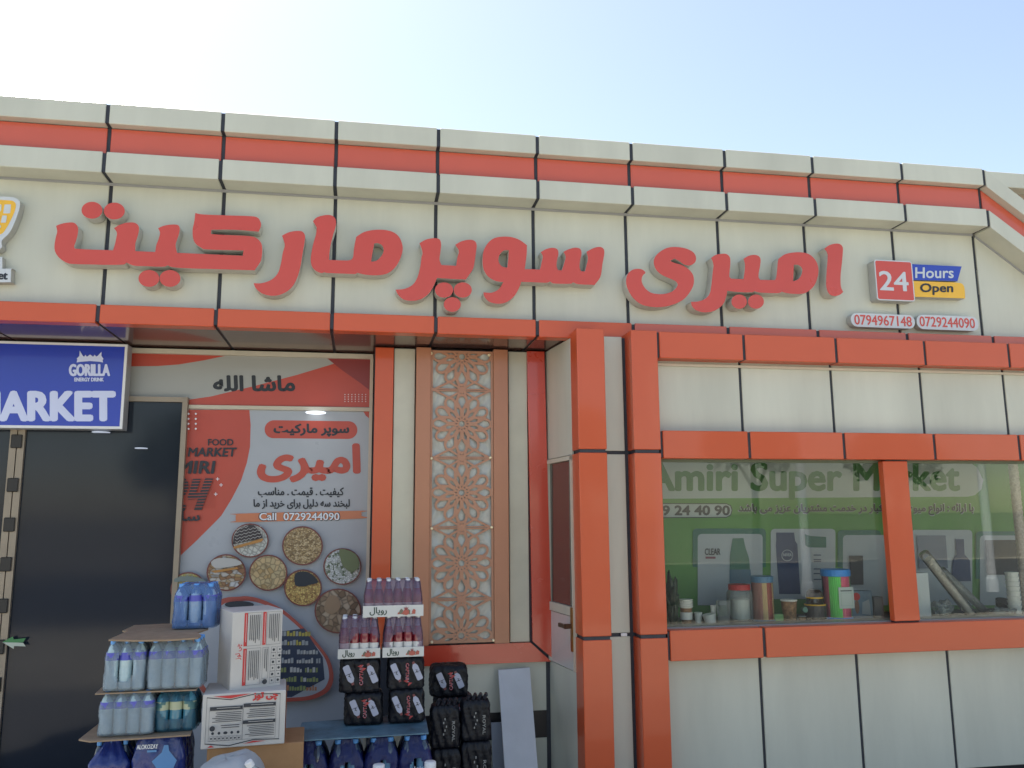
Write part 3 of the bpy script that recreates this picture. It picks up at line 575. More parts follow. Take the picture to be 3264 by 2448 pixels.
ppoly(p, cQ, [(200,800),(330,790),(490,810),(480,770),(330,740),(210,760)], mat('teal_grey_print', (.15, .19, .18), .4), 3); ppoly(p, cQ, [(1850,470),(2000,520),(2040,640),(1960,700),(1880,640),(1850,560)], mat('olive_print', (.14, .17, .08), .5), 3)
RP = [(693,1919),(769,1899),(816,1902),(864,1919),(911,1945),(975,2002),(1022,2056),(1052,2100),(1064,2150),(1056,2185),(1037,2206),(994,2224),(932,2230),(800,2235),(650,2200),(610,2050)]
ppoly(p, c1, RP, mat('poster_ring_red', (.36, .08, .06), .35), 4)
cxr, cyr = 850, 2080; ppoly(p, c1, [(cxr+(x-cxr)*.935, cyr+(y-cyr)*.92) for x, y in RP], pr_b, 4)
ppoly(p, c1, [(880,2012),(971,1999),(1030,2090),(1036,2160),(932,2216),(885,2216),(880,2140)], mat('shelf_picture_navy', (.035, .05, .09), .4))
shc = [mat('tin_%s' % n, c_, .5) for n, c_ in (('a', (.40,.34,.08)),('b',(.30,.32,.33)),('c',(.42,.42,.40)),('d',(.22,.26,.10)),('e',(.35,.16,.08)))]
for r, y in enumerate((2024, 2052, 2080, 2108, 2136, 2165, 2192)):
    x = 890
    while x < 1020-(abs(y-2090)*.1 if y > 2090 else (2090-y)*.45):
        w_ = random.uniform(5, 9); h_ = random.uniform(11, 18); ppoly(p, c1, [(x,y),(x+w_,y-1),(x+w_,y-h_),(x,y-h_+1)], shc[(r//2+random.randint(0, 1)) % 5]) if random.random() > .12 else None; x += w_+2
ppoly(p, c1, ell(770, 1922, 46, 11), inkd)
adopt(po, p.build('poster_print'))
le = at(1007, 1318, YPP-.05); lp = MB(); lp.lathe([(.058, 0), (.062, .003), (.062, .006), (.05, .008)], 28)  # glowing disc added for a ceiling light showing in the poster glass
tag(lp.build('round_glow', mat('glow_white', (.85, .92, 1), .4, emis=.55), loc=(le.x, le.y-.012, le.z)), 'small round white lamp added for a ceiling light, at the top of the large poster', 'glow')
for k, (x, y, s_) in enumerate(((322, 1379, .05), (450, 1430, .036))):  # dim glowing discs added for indoor lights showing in the door glass
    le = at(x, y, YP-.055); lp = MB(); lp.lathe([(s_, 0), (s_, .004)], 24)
    tag(lp.build('round_glow', mat('glow_dim', (.40, .45, .55), .4, emis=.25), loc=(le.x, le.y, le.z)), ('dim round lamp added for an indoor light, on the dark entrance door just below the blue sign', 'smaller dim round lamp added for an indoor light, on the dark entrance door to the right')[k], 'glow')
# arrow sticker on the door
p = Print(YP-.062); cL = crop(0, 1350, .6615)
ppoly(p, cL, [(12,1052),(62,1026),(66,1040),(125,1034),(112,1054),(62,1056)], mat('sticker_green', (.05, .22, .07), .5)); ppoly(p, cL, [(12,1054),(112,1056),(124,1074),(68,1072),(66,1086)], mat('sticker_pale', (.45, .5, .42), .5))
e = at(40, 2045, YP-.062); t = empty('arrow_sticker', (e.x, e.y, e.z), 0, 'green and white arrow sticker pointing left on the dark door', 'sticker'); adopt(t, p.build('arrow'))
# ------------------------------------------------------------------ lattice screen
import numpy as np
YLt = YS-.025
xl0, xl1 = X(1372, 1125, YLt)+.002, (X(1566, 1125, YLt)+X(1580, 2040, YLt))/2
zl1, zl0 = 2.640, z_b1+.012
cx_ = (xl0+xl1)/2; zc1 = at(1471, 1351, YLt).z; per = at(1469, 1137.4, YLt).z-zc1
U = per/887.0
lat = empty('lattice_screen', (cx_, YLt, zl0), 0, 'tall copper laser-cut rosette screen between two copper pilasters', 'screen')
h = .0027; nx, nz = int((xl1-xl0)/h)+1, int((zl1-zl0)/h)+1
GX, GZ = np.meshgrid(np.linspace(xl0, xl1, nx), np.linspace(zl0, zl1, nz), indexing='ij')
x_ = (GX-cx_)/U; z_ = ((GZ-zc1)/U)
zr = (z_+443.5) % 887-443.5         # from the nearest rosette centre
r_ = np.hypot(x_, zr); th = np.arctan2(x_, zr)
def petal(off, n, ri, rm, ro, hw, pin=1):
    a = (th-off+math.pi/n) % (2*math.pi/n)-math.pi/n; rr = r_*np.cos(a); tt = np.abs(r_*np.sin(a))
    wq = np.where(rr < rm, hw*np.clip((rr-ri)/(rm-ri), -.2, 1)**1, hw*np.sqrt(np.clip(1-((rr-rm)/(ro-rm))**2, 0, 1)))
    wq = np.where(rr > ro, -(rr-ro), wq); wq = np.where(rr < ri, -(ri-rr)*.5, wq)
    return wq-tt                      # >0 inside
d30 = math.radians(30)
solid = np.maximum(petal(0, 12, 60, 285, 392, 84), 190-r_)
holes = np.maximum.reduce([petal(0, 12, 195, 288, 364, 47), petal(d30/2, 12, 96, 168, 215, 19), petal(0, 12, 52, 72, 90, 6), 38-r_, petal(0, 12, 110, 140, 168, 0)])
zs = (z_) % 887-443.5                # from the nearest star centre
ax, az = np.abs(x_), np.abs(zs)
def seg(x0, z0, x1, z1, wd):
    dx, dz = x1-x0, z1-z0; t = np.clip(((ax-x0)*dx+(az-z0)*dz)/(dx*dx+dz*dz), 0, 1); return wd-np.hypot(ax-x0-t*dx, az-z0-t*dz)
star = np.maximum.reduce([seg(0, 0, 375, 0, 19), seg(375, 0, 165, 105, 13), seg(165, 105, 0, 8, 13), seg(0, 0, 0, 75, 12), 42-np.hypot(ax, az), seg(0, 0, 60, 85, 9)])
slit = 3.2-np.maximum(az, np.maximum(45-ax, ax-330)+3.2)
hwid = (xl1-xl0)/2/U
bor = np.maximum.reduce([ax-(hwid-30), (GZ-(zl1-.016))/U, ((zl0+.012)-GZ)/U])
fld = np.maximum(np.minimum(solid, -holes), np.minimum(star, -slit)); fld = np.maximum(fld, bor)
fld = fld*U/h
def marching(fld, x0, z0, h, y0, y1):
    V = {}; Vl = []; Fc = []; edges = []
    def vid(key, x, z):
        if key not in V: V[key] = len(Vl); Vl.append((x0+x*h, z0+z*h))
        return V[key]
    nx, nz = fld.shape; inside = fld > 0
    for i in range(nx-1):
        # runs of full cells become one quad
        j = 0
        while j < nz-1:
            c = (inside[i, j], inside[i+1, j], inside[i+1, j+1], inside[i, j+1])
            if not any(c): j += 1; continue
            cn = ((i, j), (i+1, j), (i+1, j+1), (i, j+1)); poly = []; cross = []
            for k in range(4):
                a, b = cn[k], cn[(k+1) % 4]
                if c[k]: poly.append(vid(('v',)+a, *a))
                if c[k] != c[(k+1) % 4]:
                    fa, fb = fld[a], fld[b]; t = fa/(fa-fb); t = min(max(t, .02), .98)
                    key = ('e',)+(a+b if a < b else b+a); q = vid(key, a[0]+(b[0]-a[0])*t, a[1]+(b[1]-a[1])*t); poly.append(q); cross.append((q, c[k]))
            if len(poly) >= 3: Fc.append(tuple(poly))
            if len(cross) == 2: edges.append((cross[0][0], cross[1][0]))
            elif len(cross) == 4: edges += [(cross[0][0], cross[1][0]), (cross[2][0], cross[3][0])]
            j += 1
    n = len(Vl); W_ = [(x, y0, z) for x, z in Vl]+[(x, y1, z) for x, z in Vl]
    return W_, Fc+[(a, b, b+n, a+n) for a, b in edges]
V_, F_ = marching(fld, xl0, zl0, h, YLt-.004, YLt+.002)
adopt(lat, link('lattice_panel', mesh('lattice_panel', V_, F_, mat('copper_lattice', (.42, .20, .115), .38, noise=.05, coat=.2))))
# crumpled pale film behind the screen
mb = MB(); n1, n2 = 30, 120; Vg = []
for j in range(n2+1):
    for i in range(n1+1):
        x = xl0+(xl1-xl0)*i/n1; z = zl0+(zl1-zl0)*j/n2; Vg.append((x, YS-.012+.005*math.sin(x*57+3*math.sin(z*9))*math.sin(z*31+2*math.sin(x*23))+random.uniform(-.0013, .0013), z))
mb.add(Vg, [(j*(n1+1)+i, j*(n1+1)+i+1, (j+1)*(n1+1)+i+1, (j+1)*(n1+1)+i) for j in range(n2) for i in range(n1)])
adopt(lat, mb.build('backing_film', mat('crumpled_film', (.42, .43, .39), .22, coat=.3), smooth=True))
for px, py in ((1375,1126),(1559,1132),(1375,1461),(1563,1459),(1376,1684),(1567,1681),(1376,2047),(1573,2041)):
    q = at(px, py, YLt-.006); s_ = MB(); s_.lathe([(.010, 0), (.0095, .005), (.005, .010)], 10)
    adopt(lat, s_.build('screw', mat('brass_bright', (.85, .74, .5), .3, metal=.3), rot=(math.radians(90), 0, 0), loc=(q.x-0, q.y, q.z)))
# ------------------------------------------------------------------ boards leaning against the wall
cR = crop(1450, 1900, .33034)
def board(label, tlp, trp, blp, brp, yt, yb, m, th=.014):
    a, b = at(*cR(tlp), yt), at(*cR(trp), yt); c_, d = at(*cR(blp), yb), at(*cR(brp), yb)
    def down(t, bq): k = (0.0-t.z)/(bq.z-t.z); return t+(bq-t)*k
    c_, d = down(a, c_), down(b, d); V = [a, b, d, c_]; V += [v+Vector((0, th, 0)) for v in V]
    o = link('leaning_board', mesh('leaning_board', V, [(0, 3, 2, 1), (4, 5, 6, 7), (0, 1, 5, 4), (1, 2, 6, 5), (2, 3, 7, 6), (3, 0, 4, 7)], m)); return tag(o, label, 'board')
bw = mat('board_white', (.52, .54, .56), .45, noise=.08, nscale=6)
board('long pale board leaning against the wall under the copper screen', (418,715), (722,690), (481,1659), (800,1659), .27, .0, bw)
board('shorter bluish grey board half hidden behind the long leaning board', (352,1224), (470,1219), (368,1659), (520,1659), .28, .22, mat('board_blue_grey', (.26, .29, .34), .5))
# ------------------------------------------------------------------ stacks of drinks in front of the shop
filmc = glass('shrink_film', (.80, .84, .92), 1.55, rough=.15, haze=.27, hazecol=(.42, .52, .60))
def film_bump(m, sc_=60, st=.6):
    N = m.node_tree.nodes; L = m.node_tree.links; g = N.new('ShaderNodeNewGeometry'); n = N.new('ShaderNodeTexNoise'); n.inputs['Scale'].default_value = sc_; n.inputs['Detail'].default_value = 5
    L.new(g.outputs['Position'], n.inputs[0]); b = N.new('ShaderNodeBump'); b.inputs['Strength'].default_value = st; b.inputs['Distance'].default_value = .006; L.new(n.outputs[0], b.inputs['Height'])
    for x in N:
        if 'Normal' in x.inputs and x != b and x.type in ('BSDF_GLOSSY', 'BSDF_DIFFUSE', 'FRESNEL', 'BSDF_PRINCIPLED'): L.new(b.outputs[0], x.inputs['Normal'])
    return m
film_bump(filmc, 55, .7)
film_red = film_bump(glass('shrink_film_violet', (.82, .78, .88), 1.5, rough=.14, haze=.26, hazecol=(.28, .18, .28)), 70, .6)
film_blk = film_bump(mat('black_film', (.007, .008, .012), .36, spec=.25), 45, 1.0); film_blu = film_bump(mat('blue_film', (.012, .028, .17), .26, coat=.3), 35, .8); film_nav = film_bump(mat('navy_film', (.012, .018, .095), .30, spec=.35), 35, 1.0)
water = mat('water_bottle', (.40, .54, .58), .12, coat=.5, noise=.1, nscale=60); bump_w = film_bump(water, 120, .5)
waterd = mat('water_bottle_blue', (.22, .34, .52), .12, coat=.5); film_bump(waterd, 120, .5); teal = mat('water_bottle_teal', (.05, .20, .28), .12, coat=.5)
capb = mat('cap_blue', (.10, .32, .72), .4); capw = mat('cap_white', (.62, .64, .66), .4); lab_v = mat('label_violet', (.08, .09, .45), .4); lab_w = mat('label_white', (.60, .60, .58), .5); lab_t = mat('label_gold', (.42, .45, .30), .4)
juice = mat('red_juice', (.20, .012, .026), .08, coat=.8, coatrough=.03); neck = mat('bottle_neck_glass', (.20, .19, .24), .1, coat=.6)
KINDS = {}
def bottle_kind(k, h, r, body, cap, label, lz, style='water'):
    if style == 'water':
        pr_ = [(r*.86, 0), (r*.97, .006)]
        n = 7
        for j in range(n): z = .03+.42*j/n; pr_ += [(r*.99, h*z), (r*.93, h*(z+.025))]
        pr_ += [(r*.98, h*.50), (r, h*.56), (r, h*.68), (r*.93, h*.76), (r*.62, h*.86), (r*.38, h*.905), (r*.36, h*.93)]
        cp_ = [(r*.44, h*.925), (r*.46, h*.93), (r*.46, h*.99), (r*.42, h)]; lb = [(r*1.02, h*lz[0]), (r*1.02, h*lz[1])]
    else:
        pr_ = [(r*.9, 0), (r, .004), (r, h*.52), (r*.93, h*.60), (r*.60, h*.74), (r*.42, h*.86), (r*.40, h*.93)]
        cp_ = [(r*.46, h*.92), (r*.52, h*.935), (r*.50, h*.99), (r*.40, h)]; lb = [(r*1.02, h*lz[0]), (r*1.02, h*lz[1])]
    ms = []
    for nm, pf_, mm, n_, cap_ in (('bottle', pr_, body, 14, True), ('cap', cp_, cap, 12, True), ('label', lb, label, 14, False)):
        b = MB(); b.lathe(pf_, n_, cap=cap_); me = mesh(nm, b.V, b.F, mm, b.I, True); ms.append(me)
    if style != 'water':   # clear neck above the juice line
        b = MB(); b.lathe([(r*.625, h*.735), (r*.44, h*.86), (r*.42, h*.93)], 12, cap=False); ms.append(mesh('neck', b.V, b.F, neck, b.I, True))
    KINDS[k] = (ms, h, r)
bottle_kind('water', .205, .032, water, capb, lab_v, (.60, .76)); bottle_kind('waterb', .205, .034, waterd, capb, lab_v, (.60, .74)); bottle_kind('teal', .20, .032, teal, mat('cap_teal', (.06, .2, .3), .4), lab_t, (.50, .70))
bottle_kind('juice', .165, .0255, juice, capw, lab_w, (.10, .34), 'glass'); bottle_kind('big', .285, .045, mat('water_dim', (.035, .055, .09), .15, coat=.5), capb, mat('label_sky', (.18, .36, .52), .4), (.42, .62))
def wrap(w_, d_, h_, prof, hole=None, seed=0, amp=.0022, side_hole=False, ripple=0):
    rnd = random.Random(seed); n = 84; m_ = len(prof); V = []; per_ = []
    # perimeter of a rounded rectangle starting at the front left, running to the right
    R_ = min(w_, d_)*.14; L_ = rrect(-w_/2, w_/2, -d_/2, d_/2, R_, 4)
    L_ = L_[-1:]+L_[:-1]; tot = 0; ac = [0]
    for a, b in zip(L_, L_[1:]+L_[:1]): tot += math.dist(a, b); ac.append(tot)
    for k in range(n):
        s_ = tot*k/n; j = max(i for i in range(len(ac)) if ac[i] <= s_+1e-9); j = min(j, len(L_)-1); a, b = L_[j], L_[(j+1) % len(L_)]; t = (s_-ac[j])/max(ac[j+1]-ac[j], 1e-9); per_.append((a[0]+(b[0]-a[0])*t, a[1]+(b[1]-a[1])*t))
    prof2 = []
    for (a, ia), (b, ib) in zip(prof, prof[1:]):
        st = max(1, int((b-a)*h_/.011))
        for q in range(st): prof2.append((a+(b-a)*q/st, ia+(ib-ia)*q/st))
    prof2.append(prof[-1]); ph = [rnd.uniform(0, 6.28) for _ in range(6)]
    for f, ins in prof2:
        for k, (x, y) in enumerate(per_):
            kx, ky = 1-ins*2/w_, 1-ins*2/d_; g = amp*(math.sin(k*.9+ph[0]+f*9)+math.sin(k*2.3+ph[1]-f*21)*.6+rnd.uniform(-.5, .5))
            rp = ripple*abs(math.sin(math.pi*(x+w_/2)/w_*4)) if ripple and y < 0 else 0
            nl = math.hypot(x, y) or 1; V.append((x*kx+x/nl*g, y*ky+y/nl*g-rp*.5+rp, h_*f+(rnd.uniform(-.002, .002) if f > .9 else 0)))
    Fc = []; M_ = len(prof2)
    for j in range(M_-1):
        for k in range(n):
            q = (j*n+k, j*n+(k+1) % n, (j+1)*n+(k+1) % n, (j+1)*n+k)
            if hole:
                cx = sum(V[a][0] for a in q)/4; cyy = sum(V[a][1] for a in q)/4; cz = sum(V[a][2] for a in q)/4
                hx, hz, rx, rz = hole
                if cyy < -d_*.30 and ((cx-hx*w_)/(rx*w_))**2+((cz/h_-hz)/rz)**2 < 1: continue
            Fc.append(q)
    top = (M_-1)*n; V.append((0, 0, h_*prof[-1][0])); c_ = len(V)-1; Fc += [(top+k, top+(k+1) % n, c_) for k in range(n)]
    return V, Fc
WP = [(0, .004), (.02, 0), (.66, 0), (.80, .007), (.95, .017), (1.01, .024), (1.02, .05)]
def pack(name, label, cat, group, px0, px1, pyb, Y, kind, film, nx, ny, h=None, rz=0, hole=None, ztop=None, z=None, tray=None, prints=None, filmname='shrink_wrap', prof=WP, dd=None, amp=.0022, lean=0):
    a, b = at(px0, pyb, Y), at(px1, pyb, Y); w_ = (b-a).length; zz = a.z if z is None else z
    d_ = dd or w_*ny/nx
    t = empty(name, ((a.x+b.x)/2, Y+d_/2, zz), rz, label, cat, group)
    if kind:
        ms, bh, br = KINDS[kind]; H = h or bh; s_ = H/bh; pitch = w_/nx; rs = pitch/2*.985/br*(.84 if kind == 'big' else 1); s_ *= .93 if kind == 'big' else 1
        for j in range(ny):
            for i in range(nx):
                if j > 0 and 0 < i < nx-1 and j < ny-1: continue
                sx = (rs, rs, s_); lx, ly = -w_/2+pitch*(i+.5), -d_/2+d_/ny*(j+.5)
                o = link('bottle', ms[0], t, (lx, ly, .004 if not tray else .006), (0, 0, random.uniform(0, 6))); o.scale = sx
                for nm, me in zip(('cap', 'label', 'neck'), ms[1:]):
                    c = link(nm, me, o)
    H = h or KINDS[kind][1]
    V, Fc = wrap(w_+.004, d_+.004, H, prof, hole, hash(label) % 999 if False else len(label)*7+int(px0), amp)
    link(filmname, mesh(filmname, V, Fc, film, None, True), t)
    if tray:
        th = tray; m = MB(); w2, d2 = w_/2+.006, d_/2+.006
        m.box(-w2, w2, -d2, d2, -.001, .004); m.box(-w2, w2, -d2, -d2+.003, .004, th); m.box(-w2, w2, d2-.003, d2, .004, th); m.box(-w2, -w2+.003, -d2+.003, d2-.003, .004, th); m.box(w2-.003, w2, -d2+.003, d2-.003, .004, th)
        tr_ = m.build('tray', mat('tray_white', (.58, .58, .55), .55), t)
        p = Print(-d2-.0005, .0003); p.text('رویال', -w2*.78, th*.14, -w2*.22, th*.86, mat('royal_green', (.03, .06, .04), .5), .0012)
        for q in range(9):
            aa = w2*(.18+.06*q); ht = th*(.42+.28*math.sin(q*1.7)); p.poly([(aa-.006, th*.18), (aa+.010, th*.2), (aa+.012, ht*.8), (aa+.002, ht), (aa-.006, ht*.7)], mat('leaf_olive', (.16, .15, .10), .5) if q % 2 else mat('pomegranate', (.42, .10, .07), .5))
        p.poly(ell(w2*.42, th*.36, .016, th*.26, 12), mat('pomegranate', (0, 0, 0))); p.poly([(w2*.38, th*.55), (w2*.46, th*.55), (w2*.5, th*.86), (w2*.44, th*.72), (w2*.42, th*.92), (w2*.39, th*.72), (w2*.34, th*.86)], mat('pome_crown', (.25, .05, .05), .5))
        link('tray_print', mesh('tray_print', p.mb.V, p.mb.F, p.mats, p.mb.I), tr_)
    if prints:
        p = Print(-d_/2-.006, .0003); prints(p, w_, H); p.build('film_print', t)
    return t
f1, f2 = crop(250, 1850, .3605), cF
def PX(c, x, y): return c((x, y))
def pk(c, x0, x1, yb, *a, **k):
    p0, p1 = c((x0, yb)), c((x1, yb)); pack_args = a
    return pack(k.pop('name', 'water_bottle_pack'), k.pop('label'), k.pop('cat', 'bottle pack'), k.pop('group', 'packs of bottled water'), p0[0], p1[0], p0[1], *a, **k)
def zat(c, x, y, Y): return at(*c((x, y)), Y).z
YA_ = -.90
zC2 = zat(f1, 500, 1388, YA_); zB = zC2+.008; hB = .205; zA = zat(f1, 500, 975, YA_); hA = .200; zC1 = zA+hA+.006
pk(f1, 158, 645, 1395, YA_, 'water', filmc, 4, 3, z=zB, h=zA-zB-.006, hole=None, label='clear pack of four blue-capped water bottles across, second tier of left stack, left side')
pk(f1, 660, 1022, 1340, YA_+.03, 'teal', film_bump(glass('teal_film', (.45, .70, .78), 1.5, rough=.12, haze=.25, hazecol=(.08, .22, .32)), 55, .7), 3, 3, z=zB, h=zA-zB-.012, hole=(0, .52, .36, .22), label='teal pack of water bottles with gold labels beside the clear pack')
pk(f1, 207, 572, 990, YA_, 'water', filmc, 3, 3, z=zA, h=hA, hole=(.0, .46, .24, .27), label='clear water pack with an arched tear in its film, upper tier at left edge')
pk(f1, 592, 1078, 965, YA_, 'water', filmc, 4, 3, z=zA, h=hA, label='clear water pack on the upper tier directly left of the tall carton')
YD = -.66
pk(f1, 820, 1200, 480, YD, 'waterb', film_bump(glass('blue_clear_film', (.62, .72, .92), 1.5, rough=.14, haze=.38, hazecol=(.18, .32, .62)), 55, .7), 3, 3, z=zC1+.012, h=.195, hole=(.02, .48, .26, .36), label='single blue water pack standing on top of the cardboard sheet')
def dia_water(p, w_, h_):
    m = mat('sky_blue_print', (.08, .24, .50), .4)
    p.text('ALOKOZAY', -w_*.40, h_*.84, w_*.0, h_*.90, whitep, .0007); p.rect(-w_*.2, -w_*.02, h_*.79, h_*.82, m)
    p.poly([(w_*.12, h_*.88), (w_*.2, h_*.88), (w_*.22, h_*.80), (w_*.38, h_*.66), (w_*.22, h_*.38), (w_*.12, h_*.44), (-w_*.1, h_*.66), (w_*.08, h_*.78)], m)
    def rf(x, z): a = -.75; return (-w_*.02+x*math.cos(a)-z*math.sin(a), h_*.50+x*math.sin(a)+z*math.cos(a))
    p.text('ALOKOZAY', -w_*.05, 0, w_*.42, h_*.06, whitep, .0006, ref=rf); p.poly([(-w_*.4, h_*.1), (-w_*.2, h_*.4), (-w_*.05, h_*.38), (w_*.05, h_*.1)], m)
    p.text('12', w_*.28, h_*.34, w_*.38, h_*.42, whitep, .0008)
BPf = [(0, .002), (.03, 0), (.64, .0), (.78, .022), (.9, .045), (1.0, .055), (1.01, .07)]
hC = .285; zC0_ = zC2-hC-.006
pk(f1, 80, 432, 1650, YA_+.02, 'big', film_blu, 3, 2, z=zC0_, h=hC, hole=(.03, .30, .24, .26), prof=BPf, label='blue film water pack at the bottom left corner of the left stack', amp=.003, dd=.22)
pk(f1, 462, 925, 1650, YA_+.02, None, film_blu, 3, 2, z=zC0_, h=hC, prints=dia_water, label='blue ALOKOZAY printed water pack under the left stack', amp=.003, dd=.26)
# cardboard sheets
def sheet(label, c, pts, Y0, Y1, z, th=.006, m=None, sag=.0, name='cardboard_sheet'):
    """pts: (image x, depth fraction) outline on the level z"""
    V = []
    n = len(pts)
    for (px, f) in pts:
        Y = Y0+(Y1-Y0)*f; q = at(*c((px, 600)), Y); x = q.x; V.append((x, Y, z+random.uniform(-.004, .004)))
    top = [(x, y, zz+th) for x, y, zz in V]; mm = MB(); mm.add(V+top, [tuple(range(n)), tuple(range(2*n-1, n-1, -1))]+[(k, k+n, (k+1) % n+n, (k+1) % n) for k in range(n)])
    o = mm.build(name, m or card, fixn=True); return tag(o, label, 'cardboard')
sheet('torn brown cardboard sheet lying on the upper water packs', f1, [(262,0),(500,0),(800,-.02),(1052,0),(1080,.15),(1040,.3),(1140,.55),(1130,.8),(800,1),(480,1),(380,.6),(420,.55),(370,.35)], YA_-.03, YA_+.50, zC1, .007)
sheet('crumpled cardboard edge between the upper and middle water packs', f1, [(175,0),(560,.02),(1060,0),(1100,.5),(1000,1),(300,1)], YA_-.012, YA_+.30, zA-.007, .005)
sheet('cardboard sheet sticking out under the middle water packs', f1, [(60,.1),(160,.0),(600,0),(1030,0),(1050,.5),(900,1),(250,1)], YA_-.035, YA_+.30, zC2, .006)
# pallets that carry the stacks (below the frame)
def pallet(x0, x1, y0, y1, z, h_, label):
    t = empty('wooden_pallet', ((x0+x1)/2, (y0+y1)/2, z), 0, label, 'pallet', 'pallets under the drinks'); wood = mat('pallet_wood', (.22, .15, .09), .8, noise=.2, nscale=12)
    n = 6; dx = (x1-x0)/n
    for k in range(n): adopt(t, box('board', x0+k*dx+.008, x0+(k+1)*dx-.008, y0, y1, z+h_-.02, z+h_, wood))
    for y in (y0, (y0+y1)/2-.04, y1-.08): adopt(t, box('block', x0, x1, y, y+.08, z, z+h_-.02, wood))
xa = at(*f1((60, 1600)), YA_).x; xb = at(*f1((1060, 1600)), YA_).x
pallet(xa, xb, YA_, YA_+.5, 0, zC0_, 'tall wooden pallet under the water bottle stack')
# cartons
cart = mat('carton_white', (.52, .50, .47), .55, noise=.05, nscale=9); cr_ = mat('carton_red', (.50, .03, .03), .5)
def fineprint(p, x0, x1, z0, z1, n, vert=False, m=None):
    for k in range(n):
        f = (k+.5)/n; L0 = random.uniform(0, .18)
        if vert: x = x0+(x1-x0)*f; p.rect(x, x+(x1-x0)/n*.35, z0+(z1-z0)*L0, z1, m or inkd)
        else: z = z0+(z1-z0)*f; p.rect(x0+(x1-x0)*L0, x1, z, z+(z1-z0)/n*.35, m or inkd)
def outline(p, x0, x1, z0, z1, m, t_=.0012):
    p.rect(x0, x1, z0, z0+t_, m); p.rect(x0, x1, z1-t_, z1, m); p.rect(x0, x0+t_, z0, z1, m); p.rect(x1-t_, x1, z0, z1, m)
def carton(label, loc, rz, w_, d_, h_, m, pr_f):
    t = empty('carton', loc, rz, label, 'carton'); 
    o = box('box_body', 0, w_, 0, d_, 0, h_, m, t, .003)
    p = Print(-.0008, .0003); pr_f(p, w_, h_); p.build('box_print', t); return t
def up_print(p, w_, h_):
    X_ = lambda u: u*w_; Z_ = lambda v: v*h_
    for u0, v0, v1 in ((.23, .55, .98), (.23, .05, .52), (.60, .55, .98)):
        p.rect(X_(u0), X_(u0+.065), Z_(v0), Z_(v1), cr_); fineprint(p, X_(u0+.022), X_(u0+.045), Z_(v0+.02), Z_(v1-.02), 1, True, cart)
    for (a, b, c_, d) in ((.30, .57, .55, .98), (.30, .57, .05, .52), (.68, .95, .55, .98)):
        outline(p, X_(a-.01), X_(b), Z_(c_), Z_(d), inkd, .001); fineprint(p, X_(a+.02), X_(b-.03), Z_(c_+.03), Z_(d-.03), 6, True)
    outline(p, X_(.60), X_(.72), Z_(.12), Z_(.52), inkd, .001); fineprint(p, X_(.62), X_(.70), Z_(.2), Z_(.5), 2, True); p.poly(ell(X_(.66), Z_(.08), .011), inkd)
    for k in range(6):
        for j in range(2):
            a, b = X_(.75+.12*j), Z_(.05+.08*k); outline(p, a, a+.022, b, b+.026, inkd, .0009); p.poly(ell(a+.011, b+.013, .006 if (k+j) % 2 else .004, None, 8), inkd)
    p.text('چی توز', X_(.05), Z_(.40), X_(.17), Z_(.60), cr_, .0008, rot=90)
ang_u = math.radians(22); Yu = -.83
q = at(*f1((1335, 1003)), Yu); q2 = at(*f1((1335, 285)), Yu); q3 = at(*f1((1788, 940)), Yu+.1)
zl_top = at(*f1((1085, 1012)), -.88).z
hu = q2.z-q.z; wu = (q3.x-q.x)/math.cos(ang_u)
carton('tall white carton with red bars of vertical small print standing on end', (q.x, Yu, zl_top+.001), ang_u, wu, .235, q2.z-zl_top, cart, up_print)
def low_print(p, w_, h_):
    X_ = lambda u: u*w_; Z_ = lambda v: v*h_
    for a, b in (((.05,.94),(.33,.88)), ((.33,.88),(.62,.96)), ((.62,.96),(.93,.94)), ((.93,.94),(.93,.10)), ((.93,.10),(.62,.12)), ((.62,.12),(.33,.04)), ((.33,.04),(.05,.10)), ((.05,.10),(.05,.94))):
        p.stroke([(X_(a[0]), Z_(a[1])), (X_(b[0]), Z_(b[1]))], .0035 if a[1] > .85 and b[1] > .85 or a[1] < .2 and b[1] < .2 else .0012, inkd)
    p.poly([(X_(.12), Z_(.955)), (X_(.33), Z_(.905)), (X_(.58), Z_(.975))], cr_); p.poly([(X_(.50), Z_(.055)), (X_(.62), Z_(.10)), (X_(.78), Z_(.085))], cr_); p.poly([(X_(.08), Z_(.03)), (X_(.12), Z_(.07)), (X_(.16), Z_(.03))], cr_)
    p.text('چی توز', X_(.60), Z_(.83), X_(.90), Z_(.985), cr_, .0022)
    for x0, x1, z in ((.09, .48, .70), (.49, .88, .73), (.49, .88, .42)): p.rect(X_(x0), X_(x1), Z_(z), Z_(z+.065), inkd); fineprint(p, X_(x0+.03), X_(x1-.03), Z_(z+.02), Z_(z+.045), 1, m=cart)
    outline(p, X_(.085), X_(.485), Z_(.14), Z_(.70), inkd, .0009); outline(p, X_(.487), X_(.885), Z_(.14), Z_(.73), inkd, .0009)
    fineprint(p, X_(.12), X_(.47), Z_(.47), Z_(.67), 6); fineprint(p, X_(.52), X_(.87), Z_(.52), Z_(.70), 5); fineprint(p, X_(.52), X_(.87), Z_(.18), Z_(.40), 7); fineprint(p, X_(.2), X_(.45), Z_(.36), Z_(.44), 2); p.poly(ell(X_(.13), Z_(.38), .011), inkd)
    for k in range(8): a, b = X_(.10+.047*k), Z_(.16); outline(p, a, a+.015, b, b+.018, inkd, .0008); p.poly(ell(a+.0075, b+.009, .004, None, 7), inkd)
    for k in range(5): a, b = X_(.11+.075*k), Z_(.26); p.poly(ell(a+.01, b+.01, .009 if k == 2 else .006, .006, 10), inkd)
ang_l = math.radians(5); Yl = -.90
ql = at(*f1((1078, 1498)), Yl); qr = at(*f1((1820, 1440)), Yl+.03); qt = at(*f1((1085, 1012)), Yl)
